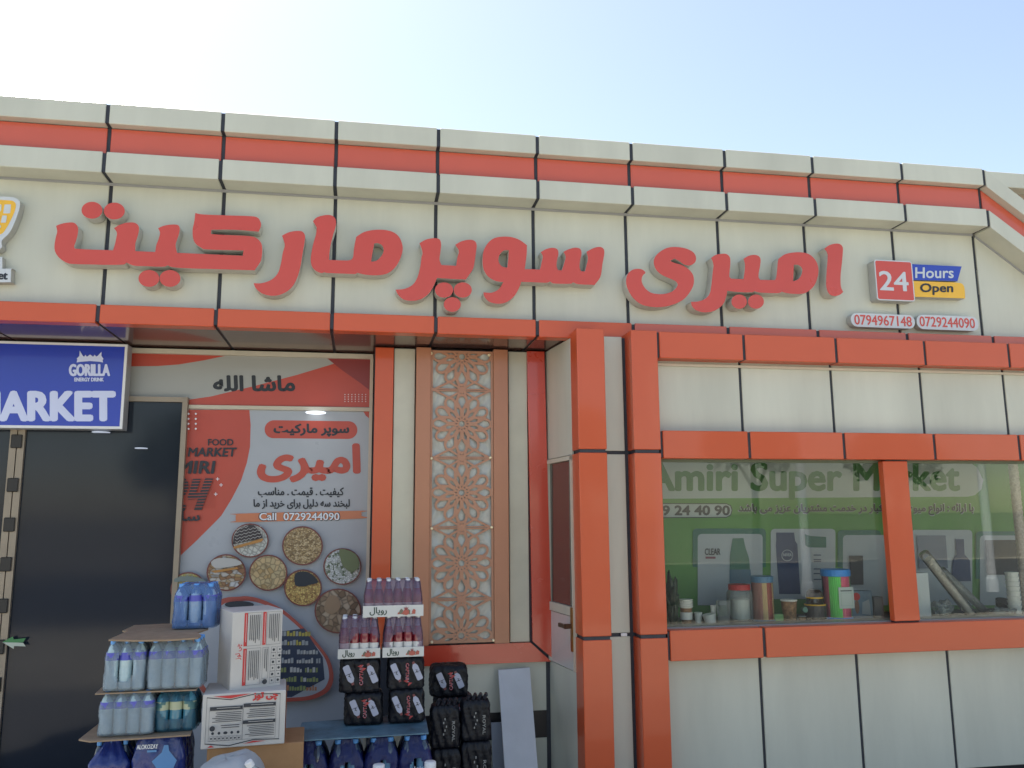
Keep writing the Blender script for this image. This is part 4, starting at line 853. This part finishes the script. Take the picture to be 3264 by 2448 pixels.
lc = carton('wide white carton with a red Persian title and black headed small print', (ql.x, Yl, ql.z), ang_l, (qr.x-ql.x)/math.cos(ang_l), .27, qt.z-ql.z, cart, low_print)
o = box('box_side_print', qr.x-ql.x+.004, qr.x-ql.x+.0055, .004, .266, .01, (qt.z-ql.z)*.97, mat('carton_side_orange', (.34, .09, .03), .5, noise=.4, nscale=9), lc)
def brn(p, w_, h_): p.poly(ell(w_*.72, h_*.72, .035, .022, 20), mat('brown_ink', (.12, .05, .03), .6)); p.poly(ell(w_*.72, h_*.72, .031, .018, 20), cardb); fineprint(p, w_*.12, w_*.2, h_*.74, h_*.78, 1); fineprint(p, w_*.38, w_*.46, h_*.74, h_*.78, 1)
carton('plain brown carton under the wide white carton', (ql.x+.022, Yl+.03, 0.14), math.radians(3), .40, .28, ql.z-.142, cardb, brn)
pallet(ql.x, ql.x+.46, Yl+.02, Yl+.36, 0, .138, 'low wooden pallet under the brown carton')
# right stack
YJ = -.45
GJ = 'trays of red juice bottles'
def jp(label, x0, x1, yb, n, h_, hole=None, Y=YJ, ny=3, z=None):
    return pk(f2, x0, x1, yb, Y, 'juice', film_red, n, ny, h=h_, hole=hole, tray=.046 if n < 6 else .054, name='juice_tray', label=label, cat='juice tray', group=GJ, z=z, prof=[(0, .003), (.3, 0), (.55, 0), (.8, .008), (.97, .012), (1.0, .02), (1.01, .04)], amp=.0016)
zj = zat(f2, 590, 768, YJ); htop = zat(f2, 590, 440, YJ)-zj
jp('left white tray of four red juice bottles with arched film opening', 590, 915, 768, 4, htop, (.12, .34, .36, .30), z=zj)
jp('right white tray of four red juice bottles with arched film opening', 955, 1272, 747, 4, htop, (.02, .34, .36, .30), z=zj)
jp('top wide white tray of six red juice bottles', 795, 1268, 440, 6, zat(f2, 800, 148, YJ)-zat(f2, 800, 443, YJ), z=zj+htop+.004)
def cap_print(up=True, small=False):
    def f(p, w_, h_):
        r_ = mat('captain_red', (.42, .04, .04), .5); bc = mat('bottle_print', (.38, .40, .50), .45); rc = mat('bottle_print_cap', (.18, .05, .05), .5)
        s_ = .8 if small else 1
        for cx, cz, sg in ((-w_*.27*s_, h_*.50, 1), (w_*.30*s_, h_*.55, -1)):
            a = math.radians(24); L = h_*.30; W_ = w_*.085
            def R_(x, z): return (cx+x*math.cos(a)-z*math.sin(a), cz+x*math.sin(a)+z*math.cos(a))
            out = [(-W_*.4,-L*sg*1.0),(W_*.4,-L*sg*1.0),(W_*.45,-L*.75*sg),(W_,-L*.45*sg),(W_,L*.9*sg),(W_*.7,L*sg),(-W_*.7,L*sg),(-W_,L*.9*sg),(-W_,-L*.45*sg),(-W_*.45,-L*.75*sg)]
            p.poly([R_(*q) for q in out], bc); p.poly([R_(*q) for q in out[:3]+[out[-1]]], rc)
            p.poly([R_(*q) for q in ((-W_*.95,L*.1*sg),(W_*.95,L*.1*sg),(W_*.95,L*.16*sg),(-W_*.95,L*.16*sg))], mat('bottle_print_line', (.1, .1, .16), .5))
            p.poly([R_(*q) for q in ((-W_*.3,L*.2),(W_*.5,L*.0),(0,L*.0),(W_*.3,-L*.3),(-W_*.5,-L*.02),(0,-L*.02))], inkd)
        x0, x1 = -w_*.005, w_*.075; rt_ = 90 if up else -90
        p.text('CAPTAIN', x0-.001, h_*.22, x1+.001, h_*.78, mat('bottle_print', (0, 0, 0)), .0005, rot=rt_); p.text('CAPTAIN', x0, h_*.21, x1, h_*.79, r_, .0003, rot=rt_)
        zb = h_*(.72 if up else .22); p.poly([(x0-.012, zb+.006), (x1, zb+.012), (x1-.01, zb-.002), (x1+.018, zb-.004), (x0+.01, zb-.02), (x0+.015, zb-.004)], r_)
    return f
BP = [(0, .004), (.04, 0), (.85, .002), (.97, .010), (1.0, .02), (1.01, .05)]
def bp(label, x0, x1, yb, yt, Y, pf_=None, z=None, name='black_drink_pack', rz=0):
    zb = zat(f2, x0, yb, Y) if z is None else z; H = zat(f2, x0, yt, Y)-zb
    return pk(f2, x0, x1, yb, Y, None, film_blk, 4, 3, h=H, z=zb, name=name, label=label, cat='drink pack', group='black film packs of energy drink', prof=BP, prints=pf_, amp=.0035, rz=rz)
YK = -.44
z2 = zat(f2, 640, 1312, YK); z1 = zat(f2, 620, 1048, YK)
bp('upper left black CAPTAIN drink pack under the left juice tray', 597, 918, 1048, 762, YK, cap_print(True), z=z1)
bp('upper right black CAPTAIN drink pack under the right juice tray', 990, 1280, 1012, 750, YK, cap_print(False), z=zj-(zat(f2, 990, 750, YK)-zat(f2, 990, 1012, YK))-.004)
bp('lower left black CAPTAIN drink pack with a lighter faded print', 635, 940, 1312, 1050, YK, cap_print(True, True), z=z2)
bp('lower right black CAPTAIN drink pack on the blue sheet', 1005, 1282, 1290, 1014, YK, cap_print(False), z=z2)
YR2 = -.16
bp('upper black CAPTAIN pack against the cream wall right of the stack', 1345, 1640, 1080, 832, YR2, cap_print(True, True), rz=0)
zr2 = zat(f2, 1345, 1080, YR2)
bp('second black CAPTAIN pack below the upper one by the cream wall', 1375, 1690, 1330, 1085, YR2, cap_print(True, True), z=zr2-.205)
YN = -.42
def nav_print(p, w_, h_):
    p.text('ROYAL', w_*.22, h_*.15, w_*.32, h_*.62, mat('faint_print', (.25, .25, .24), .5), .0005, rot=-90)
    for k in range(5): p.rect(w_*(-.1+.05*(k % 3)), w_*(-.06+.05*(k % 3)), h_*(.3+.09*k), h_*(.35+.09*k), mat('faint_print', (0, 0, 0)))
    if w_ > .16: p.rect(-w_*.33, -w_*.24, h_*.48, h_*.6, cr_)
zn = zat(f2, 1340, 1500, YN)
for lab, x0, x1, yb, yt in (('tall dark bottle pack with white barcode beside the blue packs', 1345, 1575, 1500, 1155), ('dark bottle pack at the far right edge of the drinks, top', 1598, 1825, 1440, 1110)):
    zb = zat(f2, x0, yb, YN); t = bp(lab, x0, x1, yb, yt, YN, nav_print, z=zb)
    # folded film ends standing up on top
    m = MB(); wt = at(*f2((x1, yb)), YN).x-at(*f2((x0, yb)), YN).x; hh = zat(f2, x0, yt, YN)-zb
    for k in range(4):
        x = -wt*.32+k*wt*.2; m.tube([(x, -.04, hh-.004), (x+.01, -.02, hh+.012), (x+.02, .02, hh+.014), (x+.03, .05, hh+.0)], [.008, .011, .010, .006], 6)
    m.build('film_fold', film_blk, t)
    bp(lab.replace('tall dark', 'lower dark').replace('top', 'bottom').replace('with white barcode', 'partly cut by the picture edge'), x0-5, x1+8, yb+10+390, yb+8, YN, nav_print, z=zb-.24)
xa = at(*f2((1340, 1600)), YN).x; xb = at(*f2((1830, 1600)), YN).x
pallet(xa, xb, YN, YN+.5, 0, max(.05, zb-.245), 'low wooden pallet beneath the dark packs by the wall')
# printed blue sheet and the row of navy packs below
zs_ = z2-.006
def X_at(px, Y): return at(*f2((px, 1300)), Y).x
YV = -.62
mm = MB(); V4 = [(X_at(245, YV-.02), YV-.02, zs_-.003), (X_at(1322, YV-.02), YV-.02, zs_+.0), (X_at(1290, YV+.4), YV+.40, zs_+.0), (X_at(285, YV+.25), YV+.27, zs_+.01)]
mm.add(V4+[(x, y, z-.006) for x, y, z in V4], [(0, 1, 2, 3), (7, 6, 5, 4), (0, 4, 5, 1), (1, 5, 6, 2), (2, 6, 7, 3), (3, 7, 4, 0)])
tag(mm.build('printed_sheet', mat('sheet_blue_brown', (.10, .20, .27), .45, noise=.75, nscale=6), fixn=True), 'flat blue and brown printed card sheet lying on the navy packs', 'card sheet')
def kz(p, w_, h_): pass
hV = .27
for k, (lab, x0, x1) in enumerate((('navy film water pack leftmost in the bottom row of the right stack', 180, 492), ('navy film water pack second from left in the bottom row', 508, 790), ('navy film water pack third from left in the bottom row', 802, 1078), ('navy film water pack rightmost in the bottom row, beside dark packs', 1084, 1348))):
    t = pk(f2, x0, x1, 1600, YV, 'big', film_nav, 2, 3, h=hV, z=zs_-.008-hV, hole=(.04, .30, .27, .30), prof=[(0, .002), (.03, 0), (.55, 0), (.70, .010), (.86, .030), (.98, .038), (1.0, .05)], label=lab, amp=.0025, dd=.24)
    p = Print(-.12-.0035, .0003); p.k = 0; ww = at(*f2((x1, 1600)), YV).x-at(*f2((x0, 1600)), YV).x
    p.text('kozay', -ww*.20, hV*.40, ww*.12, hV*.47, whitep, .0006) if k in (0, 2) else p.text('alok', -ww*.14, hV*.40, ww*.22, hV*.47, whitep, .0006); p.build('bottle_print', t)
xa = at(*f2((180, 1600)), YV).x; xb = at(*f2((1345, 1600)), YV).x
pallet(xa, xb, YV, YV+.6, 0, zs_-.010-hV, 'wooden pallet under the navy water packs')
# big white-capped bottles and a white sack at the lower edge
for lab, px, py in (('white cap of a large bottle at the bottom edge, left one', 915, 1628), ('white cap of a large bottle at the bottom edge beside dark packs', 1335, 1603)):
    q = at(*f2((px, py)), -.95); m = MB(); r_ = .062; z = q.z
    t = empty('large_bottle', (q.x, -.95, 0), 0, lab, 'bottle', 'large bottles with white caps'); m.lathe([(r_, 0), (r_, z*.7), (r_*.8, z*.82), (.024, z*.93), (.022, z-.03)], 18); m.build('bottle_body', waterd, t, smooth=True)
    m = MB(); m.lathe([(.024, z-.034), (.0255, z-.03), (.0255, z-.003), (.022, z)], 18); m.build('cap', capw, t, smooth=True)
Yk = -1.30; q0 = at(*f1((880, 1600)), Yk); q1 = at(*f1((1640, 1560)), Yk); m = MB(); n1, n2 = 30, 26; V = []
zt2 = at(*f1((1450, 1562)), Yk+.12).z; wk = q1.x-q0.x
for j in range(n2+1):
    f = j/n2; 
    for i in range(n1):
        a = 2*math.pi*i/n1; s_ = (1-max(0, (f-.72)/.28)**2.2*.999); ex = 1/max(abs(math.cos(a)), abs(math.sin(a)))**.55
        x = math.cos(a)*wk/2*ex*s_; y = math.sin(a)*.16*ex*s_; sl = .035*(x/(wk/2))
        zz = zt2*min(f/.92, 1)*.93+(zt2*.07*math.sin(min(1, f)*1.57)); V.append((x+.004*math.sin(7*f+3*a), y+.004*math.sin(9*f+2*a), zz+sl*f+.002*math.sin(5*a+11*f)*(f > .6)))
m.add(V, [(j*n1+i, j*n1+(i+1) % n1, (j+1)*n1+(i+1) % n1, (j+1)*n1+i) for j in range(n2) for i in range(n1)]); m.F.append(tuple(n2*n1+i for i in range(n1))); m.I.append(0)
tag(m.build('white_sack', film_bump(mat('sack_plastic', (.34, .38, .41), .4, noise=.06), 22, .5), smooth=True, loc=((q0.x+q1.x)/2, Yk+.12, 0)), 'full white plastic sack in front of the brown carton', 'sack')
qb = at(*f1((1700, 1600)), Yk+.04); t = empty('clear_bottle', (qb.x, qb.y, qb.z-.12), 0, 'clear plastic bottle leaning on the white sack', 'bottle'); t.rotation_euler = (math.radians(10), math.radians(-32), 0)
m = MB(); m.lathe([(.028, -.10), (.033, -.09), (.033, .06), (.028, .09), (.014, .125), (.013, .135)], 16); m.build('bottle_body', film_bump(mat('clear_plastic', (.30, .36, .37), .15, coat=.5), 90, .5), t, smooth=True); m = MB(); m.lathe([(.016, .133), (.016, .155), (.013, .158)], 14); m.build('cap', capw, t)
# ------------------------------------------------------------------ inside the window
g4, g5 = crop(2080, 1440, .36773), crop(2600, 1440, .36766)
YBN = .42
bn = empty('green_banner', (3.2, YBN+.01, 1.0), 0, 'green banner reading Amiri Super Market behind the shop window', 'banner')
gr = mat('banner_green', (.085, .24, .05), .45, noise=.08, nscale=3); pl = mat('banner_pale', (.36, .40, .40), .45); gd = mat('banner_dark_green', (.02, .12, .09), .45); gtx = mat('banner_text_green', (.035, .14, .028), .45); nvy = mat('banner_navy', (.03, .05, .12), .45); ct = mat('card_print', (.34, .37, .40), .45)
qa, qb_ = at(2060, 1440, YBN), at(3450, 2050, YBN); adopt(bn, box('banner_cloth', qa.x, 5.6, YBN, YBN+.006, .97, 2.02, gr))
p = Print(YBN-.0005); c1_5 = g5
ppoly(p, c1, [(2050,1464),(3000,1464),(3080,1468),(3115,1490),(3134,1530),(3128,1560),(3108,1578),(3085,1583),(2050,1590)], pl)
ptext(p, 'Amiri Super Market', c1, 2060, 1476, 3056, 1590, gtx, .010)
ppoly(p, g4, [(-200,445),(640,447),(680,465),(692,505),(680,550),(640,572),(-200,577)], inkd, 0); ppoly(p, g4, [(-200,453),(640,455),(672,470),(684,508),(672,545),(640,564),(-200,569)], pl)
ptext(p, '07 29 24 40 90', g4, -160, 468, 665, 548, inkd, .004)
ptext(p, 'با ارائه : انواع میوه جات یکبار در خدمت مشتریان عزیز می باشد', c1, 2352, 1604, 3103, 1644, pl, .0035); ptext(p, 'با ارائه : انواع میوه جات یکبار در خدمت مشتریان عزیز می باشد', c1, 2354, 1606, 3101, 1642, inkd, .003)
def card_(c, x0, x1, y0, y1, m, r=30): ppoly(p, c, [(x0,y1),(x0,y0+r),(x0+r*.3,y0+r*.3),(x0+r,y0),(x1-r,y0),(x1-r*.3,y0+r*.3),(x1,y0+r),(x1,y1)], m)
card_(g4, 345, 978, 665, 1000, gd); card_(g4, 388, 950, 712, 1330, ct); card_(g4, 1020, 1580, 668, 1275, ct); card_(g5, 185, 560, 680, 1000, gd); card_(g5, 230, 620, 722, 1330, ct); card_(g5, 820, 1350, 677, 1330, ct); card_(g5, 1380, 1990, 690, 1100, gd); card_(g5, 1415, 1960, 725, 1330, ct)
ppoly(p, g4, [(688,750),(782,748),(800,830),(832,930),(848,1140),(662,1140),(665,900)], mat('bottle_green_print', (.03, .13, .09), .4)); ppoly(p, g4, [(662,1020),(845,1020),(848,1140),(662,1140)], mat('bottle_teal_print', (.03, .10, .16), .4))
ppoly(p, g4, [(1065,700),(1220,700),(1228,770),(1248,800),(1275,1232),(1090,1232),(1062,810),(1066,770)], nvy); ppoly(p, g4, ell(1160, 898, 50, 50), ct); ppoly(p, g4, ell(1160, 898, 44, 44), nvy)
ptext(p, 'NIVEA', g4, 1125, 880, 1197, 905, ct, .001); ptext(p, 'CLEAR', g4, 447, 838, 580, 893, inkd, .001); ppoly(p, g4, [(452,908),(538,908),(538,926),(452,926)], mat('maroon_print', (.16, .03, .07), .5))
ppoly(p, g4, [(1310,712),(1360,730),(1495,738),(1495,830),(1340,828),(1315,810)], gd)
for k, y in enumerate((890, 930, 945, 1010, 1050, 1100)): ppoly(p, g4, [(1385,y),(1450,y),(1450,y+9),(1385,y+9)], nvy)
ppoly(p, g5, [(1195,757),(1268,757),(1275,890),(1320,940),(1330,1120),(1160,1120),(1175,930),(1205,890)], nvy); ppoly(p, g5, [(1450,765),(1735,765),(1765,1065),(1470,1065)], mat('banner_black', (.03, .03, .035), .5)); ppoly(p, g5, [(860,725),(1110,725),(1130,1010),(880,1010)], mat('grey_blue_print', (.14, .16, .21), .5)); ppoly(p, g5, [(275,900),(395,900),(400,1150),(290,1150)], mat('banner_black', (0,0,0)))
adopt(bn, p.build('banner_print'))
YI = .06; ZS = .968
def gx(c, x, y=1480, Y=YI): return at(*c((x, y)), Y).x
def gz(c, x, y, Y=YI): return at(*c((x, y)), Y).z
def item(name, label, cat, c, x0, x1, ytop, prof, m, group=None, Y=YI, n=20, tilt=0, parts=()):
    a, b = gx(c, x0, Y=Y), gx(c, x1, Y=Y); r_ = (b-a)/2; H = gz(c, (x0+x1)/2, ytop, Y)-ZS
    t = empty(name, ((a+b)/2, Y, ZS), 0, label, cat, group)
    if tilt: t.rotation_euler = (0, math.radians(tilt), 0)
    for nm, pf_, mm in ((prof,) if not parts else parts):
        q = MB(); q.lathe([(rr*r_, zz*H) for rr, zz in pf_], n); q.build(nm, mm, t, smooth=False)
    return t, r_, H
cupw = mat('paper_cup', (.80, .78, .73), .55); cupb = mat('cup_brown_print', (.36, .19, .09), .55, noise=.7, nscale=45); clr = film_bump(glass('clear_cup', (.85, .88, .88), 1.5, rough=.08, haze=.22, hazecol=(.6, .63, .62)), 80, .5)
t, r_, H = item('cup_stack', 'stack of printed paper cups at the left end of the shop window', 'paper cups', g4, 235, 355, 1275, None, None, parts=(('cup_body', [(.62, 0), (.80, .66)], cupb),('cup_band', [(.805, .22), (.86, .5)], cupw))+tuple(('cup_rim', [(.84, .66+.085*k), (.90, .70+.085*k), (1.0, .72+.085*k), (1.0, .735+.085*k), (.92, .74+.085*k)], cupw) for k in range(4)))
item('paper_cup', 'small tipped white paper cup beside the printed cup stack', 'cup', g4, 450, 560, 1405, None, None, tilt=-10, parts=(('cup_body', [(.72, 0), (1, 1)], cupw),))
item('clear_cup_stack', 'stack of clear plastic cups left of the red lidded jar', 'plastic cups', g4, 562, 680, 1290, None, None, parts=(('cup_body', [(.7, 0), (.95, .6), (1, .62), (.95, .66), (1, .72), (.96, .8), (1, .86), (.96, 1)], clr),))
item('jar', 'large clear jar with red lid holding white cups', 'jar', g4, 660, 872, 1150, None, None, Y=YI+.06, parts=(('jar_glass', [(.9, 0), (1, .04), (1, .78), (.86, .86)], clr), ('lid', [(.84, .86), (.84, 1), (.8, 1.01)], cr_), ('contents', [(.5, .05), (.7, .1), (.72, .6), (.55, .64)], cupw)))
def straws(label, c, x0, x1, yt, cols, lidm, yl):
    t, r_, H = item('straw_tub', label, 'straw tub', c, x0, x1, yt, None, None, Y=YI+.02, parts=(('lid', [(.98, .86), (1.06, .87), (1.06, .99), (.95, 1.0)], lidm), ('base', [(1.06, 0), (1.06, .06), (1, .07)], lidm)), n=24)
    for k in range(22):
        a = math.pi*(.97+1.06*k/21); q = MB(); x, y = .9*r_*math.cos(a), .9*r_*math.sin(a); q.tube([(x, y, .07*H), (x, y, .86*H)], r_*.085, 6); q.build('straw', cols[k*len(cols)//22], t)
    q = MB(); q.lathe([(r_, .06*H), (r_, .87*H)], 24, cap=False); q.build('tub_wall', glass('tub_plastic', (.95, .96, .96), 1.35, rough=.08, haze=.04, hazecol=(.6, .6, .6)), t, smooth=True); return t, r_, H
pk_, gn_, tn_ = mat('straw_pink', (.85, .14, .25), .4), mat('straw_green', (.20, .85, .16), .4), mat('straw_tan', (.70, .50, .25), .4); rs_ = mat('straw_rose', (.50, .22, .18), .4); lidb = mat('lid_blue', (.03, .28, .80), .35)
straws('straw tub of tan and rose straws with a pale blue lid', g4, 878, 1052, 1075, [rs_, rs_, tn_, mat('straw_red', (.4,.08,.05), .4), tn_, tn_], mat('lid_pale_blue', (.10, .22, .36), .4), 0)
t, r_, H = straws('straw tub of bright pink and green straws with a blue lid', g5, 90, 305, 1015, [pk_, gn_, gn_, pk_, pk_, gn_, pk_], lidb, 0)
p = Print(-r_-.003, .0003); p.rect(-r_*.45, r_*.75, H*.25, H*.66, mat('tub_label', (.5, .55, .52), .5)); p.rect(-r_*.3, r_*.6, H*.58, H*.60, inkd); outline(p, -r_*.3, r_*.6, H*.3, H*.55, mat('tub_label_ink', (.15, .3, .25), .5)); p.build('label', t)
item('paper_cup', 'brown floral paper cup between the two straw tubs', 'cup', g4, 1125, 1258, 1280, None, None, parts=(('cup_body', [(.72, 0), (.95, .95)], cupb), ('cup_rim', [(.95, .93), (1.02, .96), (1.0, 1)], cupw)))
item('coffee_jar', 'dark coffee jar with yellow rings and domed lid', 'coffee jar', g4, 1335, 1500, 1190, None, None, parts=(('jar_body', [(.85, 0), (1, .04), (1, .5), (.8, .6), (.75, .74)], mat('coffee', (.035, .02, .015), .12, coat=.6)), ('label', [(1.01, .12), (1.01, .50)], mat('coffee_label', (.06, .05, .05), .4)), ('gold_ring', [(1.03, .50), (1.03, .54)], yel), ('gold_ring', [(.82, .72), (.82, .76)], yel), ('lid', [(.8, .76), (.74, .9), (.5, .99)], mat('coffee_lid', (.05, .03, .025), .3))))
q = at(*g4((1308, 1372)), YI); m = MB(); m.lathe([(.018, 0), (.0185, .004), (.0185, .02), (.016, .024)], 20); tag(m.build('tin_lid', mat('tin_green', (.12, .22, .16), .4, metal=.3), rot=(math.radians(80), 0, 0), loc=(q.x, q.y, q.z)), 'small round green tin lid standing beside the coffee jar', 'tin lid')
def wb(name, label, cat, c, x0, x1, ytop, d_, m, rz=0, Y=YI, zb=ZS):
    a, b = gx(c, x0, Y=Y), gx(c, x1, Y=Y); H = gz(c, (x0+x1)/2, ytop, Y)-zb; t = empty(name, (a, Y, zb), rz, label, cat); box('box_body', 0, b-a, 0, d_, 0, H, m, t, .002); return t, b-a, H
t, w_, H = wb('picture_box', 'small blue picture box leaning beside the bright straw tub', 'box', g5, 308, 505, 1205, .05, mat('box_blue_grey', (.16, .24, .32), .4, noise=.3, nscale=30))
p = Print(-.001, .0004); p.poly(ell(w_*.3, H*.8, w_*.17, H*.14, 10), cr_); p.poly(ell(w_*.3, H*.45, w_*.10, H*.25, 10), mat('print_brown', (.25, .12, .08), .5)); p.poly([(w_*.5, H*.2), (w_*.9, H*.15), (w_*.85, H*.7), (w_*.55, H*.6)], ct); p.build('box_print', t)
wb('white_box', 'upright white box just right of the orange window mullion', 'box', g5, 868, 1010, 1050, .06, mat('box_white', (.60, .62, .62), .5))
wb('green_packet', 'small pale green packet on the window shelf', 'packet', g4, 1040, 1140, 1408, .05, mat('packet_green', (.25, .48, .18), .5))
wb('dark_cartridge', 'short dark container behind the orange mullion', 'container', g5, 520, 600, 1255, .06, mat('box_dark', (.08, .08, .09), .4))
def sleeve(label, pts, r_, mm, ribs, group):
    q0, q1 = at(*g5(pts[0]), YI+.0), at(*g5(pts[1]), YI+.06); q1 = Vector((q1.x, q1.y, q1.z)); n = 46 if ribs else 16; P_ = [q0+(q1-q0)*k/n for k in range(n+1)]
    rr = [r_*(1.0 if (k % 2 or not ribs) else .90)*(1-.32*k/n if ribs else 1-.5*abs(k/n-.4)) for k in range(n+1)]
    t = empty('cup_sleeve', tuple(q1), 0, label, 'cup sleeve', group); q = MB(); q.tube(P_, rr, 14); adopt(t, q.build('cups', mm))
    q = MB(); q.tube([q0+(q0-q1)*.10]+P_[::8]+[q1], r_*1.12, 14); adopt(t, q.build('bag', glass('bag_film', (.95, .95, .95), 1.3, rough=.1, haze=.10, hazecol=(.7, .7, .7)), smooth=True)); return t
sleeve('long diagonal bag of beige nested paper cups in the right window', ((975, 930), (1350, 1410)), .030, mat('cup_beige', (.62, .56, .48), .5, noise=.1, nscale=60), True, 'bagged cups')
sleeve('translucent diagonal plastic tube behind the bag of beige cups', ((1130, 1060), (1500, 1415)), .022, clr, False, 'bagged cups')
t, r_, H = item('cup_column', 'upright column of white cups at the right edge of the window', 'paper cups', g5, 1690, 1790, 1040, None, None, parts=tuple(('cup', [(.80, k/9), (.98, (k+.8)/9), (1.0, (k+.95)/9), (.8, (k+.99)/9)], cupw) for k in range(9)))
q = at(*g5((1850, 1480)), YI-.02); zt_c = gz(g5, 1850, 95, YI-.02)
t = empty('tall_cup_column', (q.x, YI-.02, ZS), 0, 'tall column of striped nested cups cut by the right picture edge', 'paper cups'); m = MB()
nn = 60; m.lathe([(.030-.0025*(k % 2)-.0, (zt_c-ZS)*k/nn) for k in range(nn+1)], 16); m.build('cups', mat('cup_striped', (.50, .42, .36), .5, noise=.4, nscale=70), t)
m = MB(); m.lathe([(.005, 0), (.03, .0), (.052, .03), (.058, .066), (.055, .066)], 22); tag(m.build('black_bowl', mat('bowl_black', (.02, .02, .022), .3), loc=(gx(g5, 1640, Y=YI+.14), YI+.14, ZS+.012), rot=(math.radians(20), 0, 0)), 'dark round bowl behind the cups at the right of the window', 'bowl')
def lump(label, c, x0, x1, ytop, m_, Y=YI, seed=1, d_=.05, name='plastic_bag', cat='plastic bag'):
    rnd = random.Random(seed); a, b = gx(c, x0, Y=Y), gx(c, x1, Y=Y); H = gz(c, (x0+x1)/2, ytop, Y)-ZS; bm = bmesh.new(); bmesh.ops.create_icosphere(bm, subdivisions=4, radius=1)
    ph = [rnd.uniform(0, 6) for _ in range(6)]
    for v in bm.verts:
        x, y, z = v.co; k = 1+.13*math.sin(5*x+ph[0]+3*z)+.10*math.sin(7*z+ph[1]+4*y)+.06*math.sin(13*x+ph[2])+.05*math.sin(17*z+ph[3]+9*x)
        v.co = (x*(b-a)/2*k, y*d_*k, max((z+1)/2*H*k*.98, 0.001))
    me = bpy.data.meshes.new(name); bm.to_mesh(me); bm.free(); me.materials.append(m_)
    for p_ in me.polygons: p_.use_smooth = True
    tag(link(name, me, None, ((a+b)/2, Y, ZS)), label, cat)
bagm = film_bump(mat('dark_bag', (.06, .08, .05), .4, noise=.4, nscale=20), 50, .8)
for k, (x0, x1, yt, mm_, lab) in enumerate(((365, 432, 1392, cupw, 'little white cup between the printed stack and the tipped cup'), (1268, 1332, 1425, cupb, 'short brown cup in front of the round tin lid'), (508, 556, 1330, cupw, 'slim white cup stack behind the tipped cup'))):
    item('paper_cup', lab, 'cup', g4, x0, x1, yt, None, None, Y=YI+(.05 if k != 1 else -.02), parts=(('cup_body', [(.72, 0), (.95, .95)], mm_), ('cup_rim', [(.95, .93), (1.02, .96), (1.0, 1)], cupw)))
for k, (x0, x1, yt, lab) in enumerate(((1080, 1140, 1330, 'small pale cup between the white box and the diagonal bag'), (1500, 1560, 1380, 'small pale cup right of the diagonal bags'))):
    item('paper_cup', lab, 'cup', g5, x0, x1, yt, None, None, Y=YI+.08, parts=(('cup_body', [(.72, 0), (.95, .95)], cupw), ('cup_rim', [(.95, .93), (1.02, .96), (1.0, 1)], cupw)))
lump('dark crumpled bag in the left corner of the shop window', g4, 128, 225, 1085, bagm, seed=3)
lump('crumpled clear bag beside the white box', g5, 1030, 1180, 1290, clr, seed=5); lump('clear plastic bag at the foot of the white cup column', g5, 1550, 1740, 1350, clr, seed=8, Y=YI-.05)
lump('low dark bundle behind the tipped paper cup', g4, 350, 445, 1400, bagm, seed=9, Y=YI+.12)
# ------------------------------------------------------------------ across the forecourt (seen only in reflections)
wl_ = tag(box('boundary_wall', -40, 40, -26.3, -26, -.1, 1.7, mat('far_wall', (.30, .28, .24), .9, noise=.1)), 'long pale boundary wall across the road', 'wall')
for k, (x, y) in enumerate(((2.2, -11), (5.6, -11), (9.5, -12.5), (14, -12.5))):
    m = MB(); m.lathe([(.13, 0), (.13, .3), (.10, .32), (.10, 4.6)], 16, (0, 0, 0)); tag(m.build('white_pole', white, loc=(x, y, -.1)), 'white pole across the forecourt, number %d from the left' % (k+1) if False else ('leftmost white pole across the forecourt', 'second white pole across the forecourt', 'third white pole across the forecourt, farther back', 'rightmost white pole across the forecourt')[k], 'pole', 'white poles across the forecourt')
lf = mat('leaf_green', (.05, .085, .03), .7, noise=.3, nscale=6); bk = mat('bark', (.12, .085, .06), .9)
for k, (x, y, hh) in enumerate(((7, -22, 5.5), (12.5, -21, 6.5), (19, -23, 6), (-6, -23, 5.5))):
    t = empty('roadside_tree', (x, y, -.1), 0, ('round tree by the far wall, behind the second pole', 'tallest tree by the far wall', 'tree far right by the boundary wall', 'tree far left by the boundary wall')[k], 'tree', 'trees by the far wall')
    m = MB(); m.tube([(0, 0, 0), (.1, 0, hh*.3), (0, .1, hh*.6)], [.16, .12, .07], 8); m.tube([(.05, 0, hh*.35), (.7, .2, hh*.6)], [.07, .04], 6); m.tube([(.05, 0, hh*.4), (-.7, -.2, hh*.62)], [.07, .04], 6); m.build('trunk', bk, t)
    m = MB()
    for q in range(2600):
        c = random.choice(((0, 0, hh*.72, 1.3), (.8, .3, hh*.62, .9), (-.8, -.2, hh*.64, .9), (.2, -.5, hh*.85, .8)))
        d = Vector((random.gauss(0, 1), random.gauss(0, 1), random.gauss(0, 1))).normalized()*c[3]*random.uniform(.55, 1.05); o_ = Vector(c[:3])+d
        a = Vector((random.uniform(-1, 1), random.uniform(-1, 1), random.uniform(-1, 1))).normalized()*.13; b_ = a.cross(Vector((random.uniform(-1, 1), .3, .7))).normalized()*.07
        m.add([o_-a, o_+b_, o_+a, o_-b_], [(0, 1, 2, 3)])
    m.build('crown', lf, t)
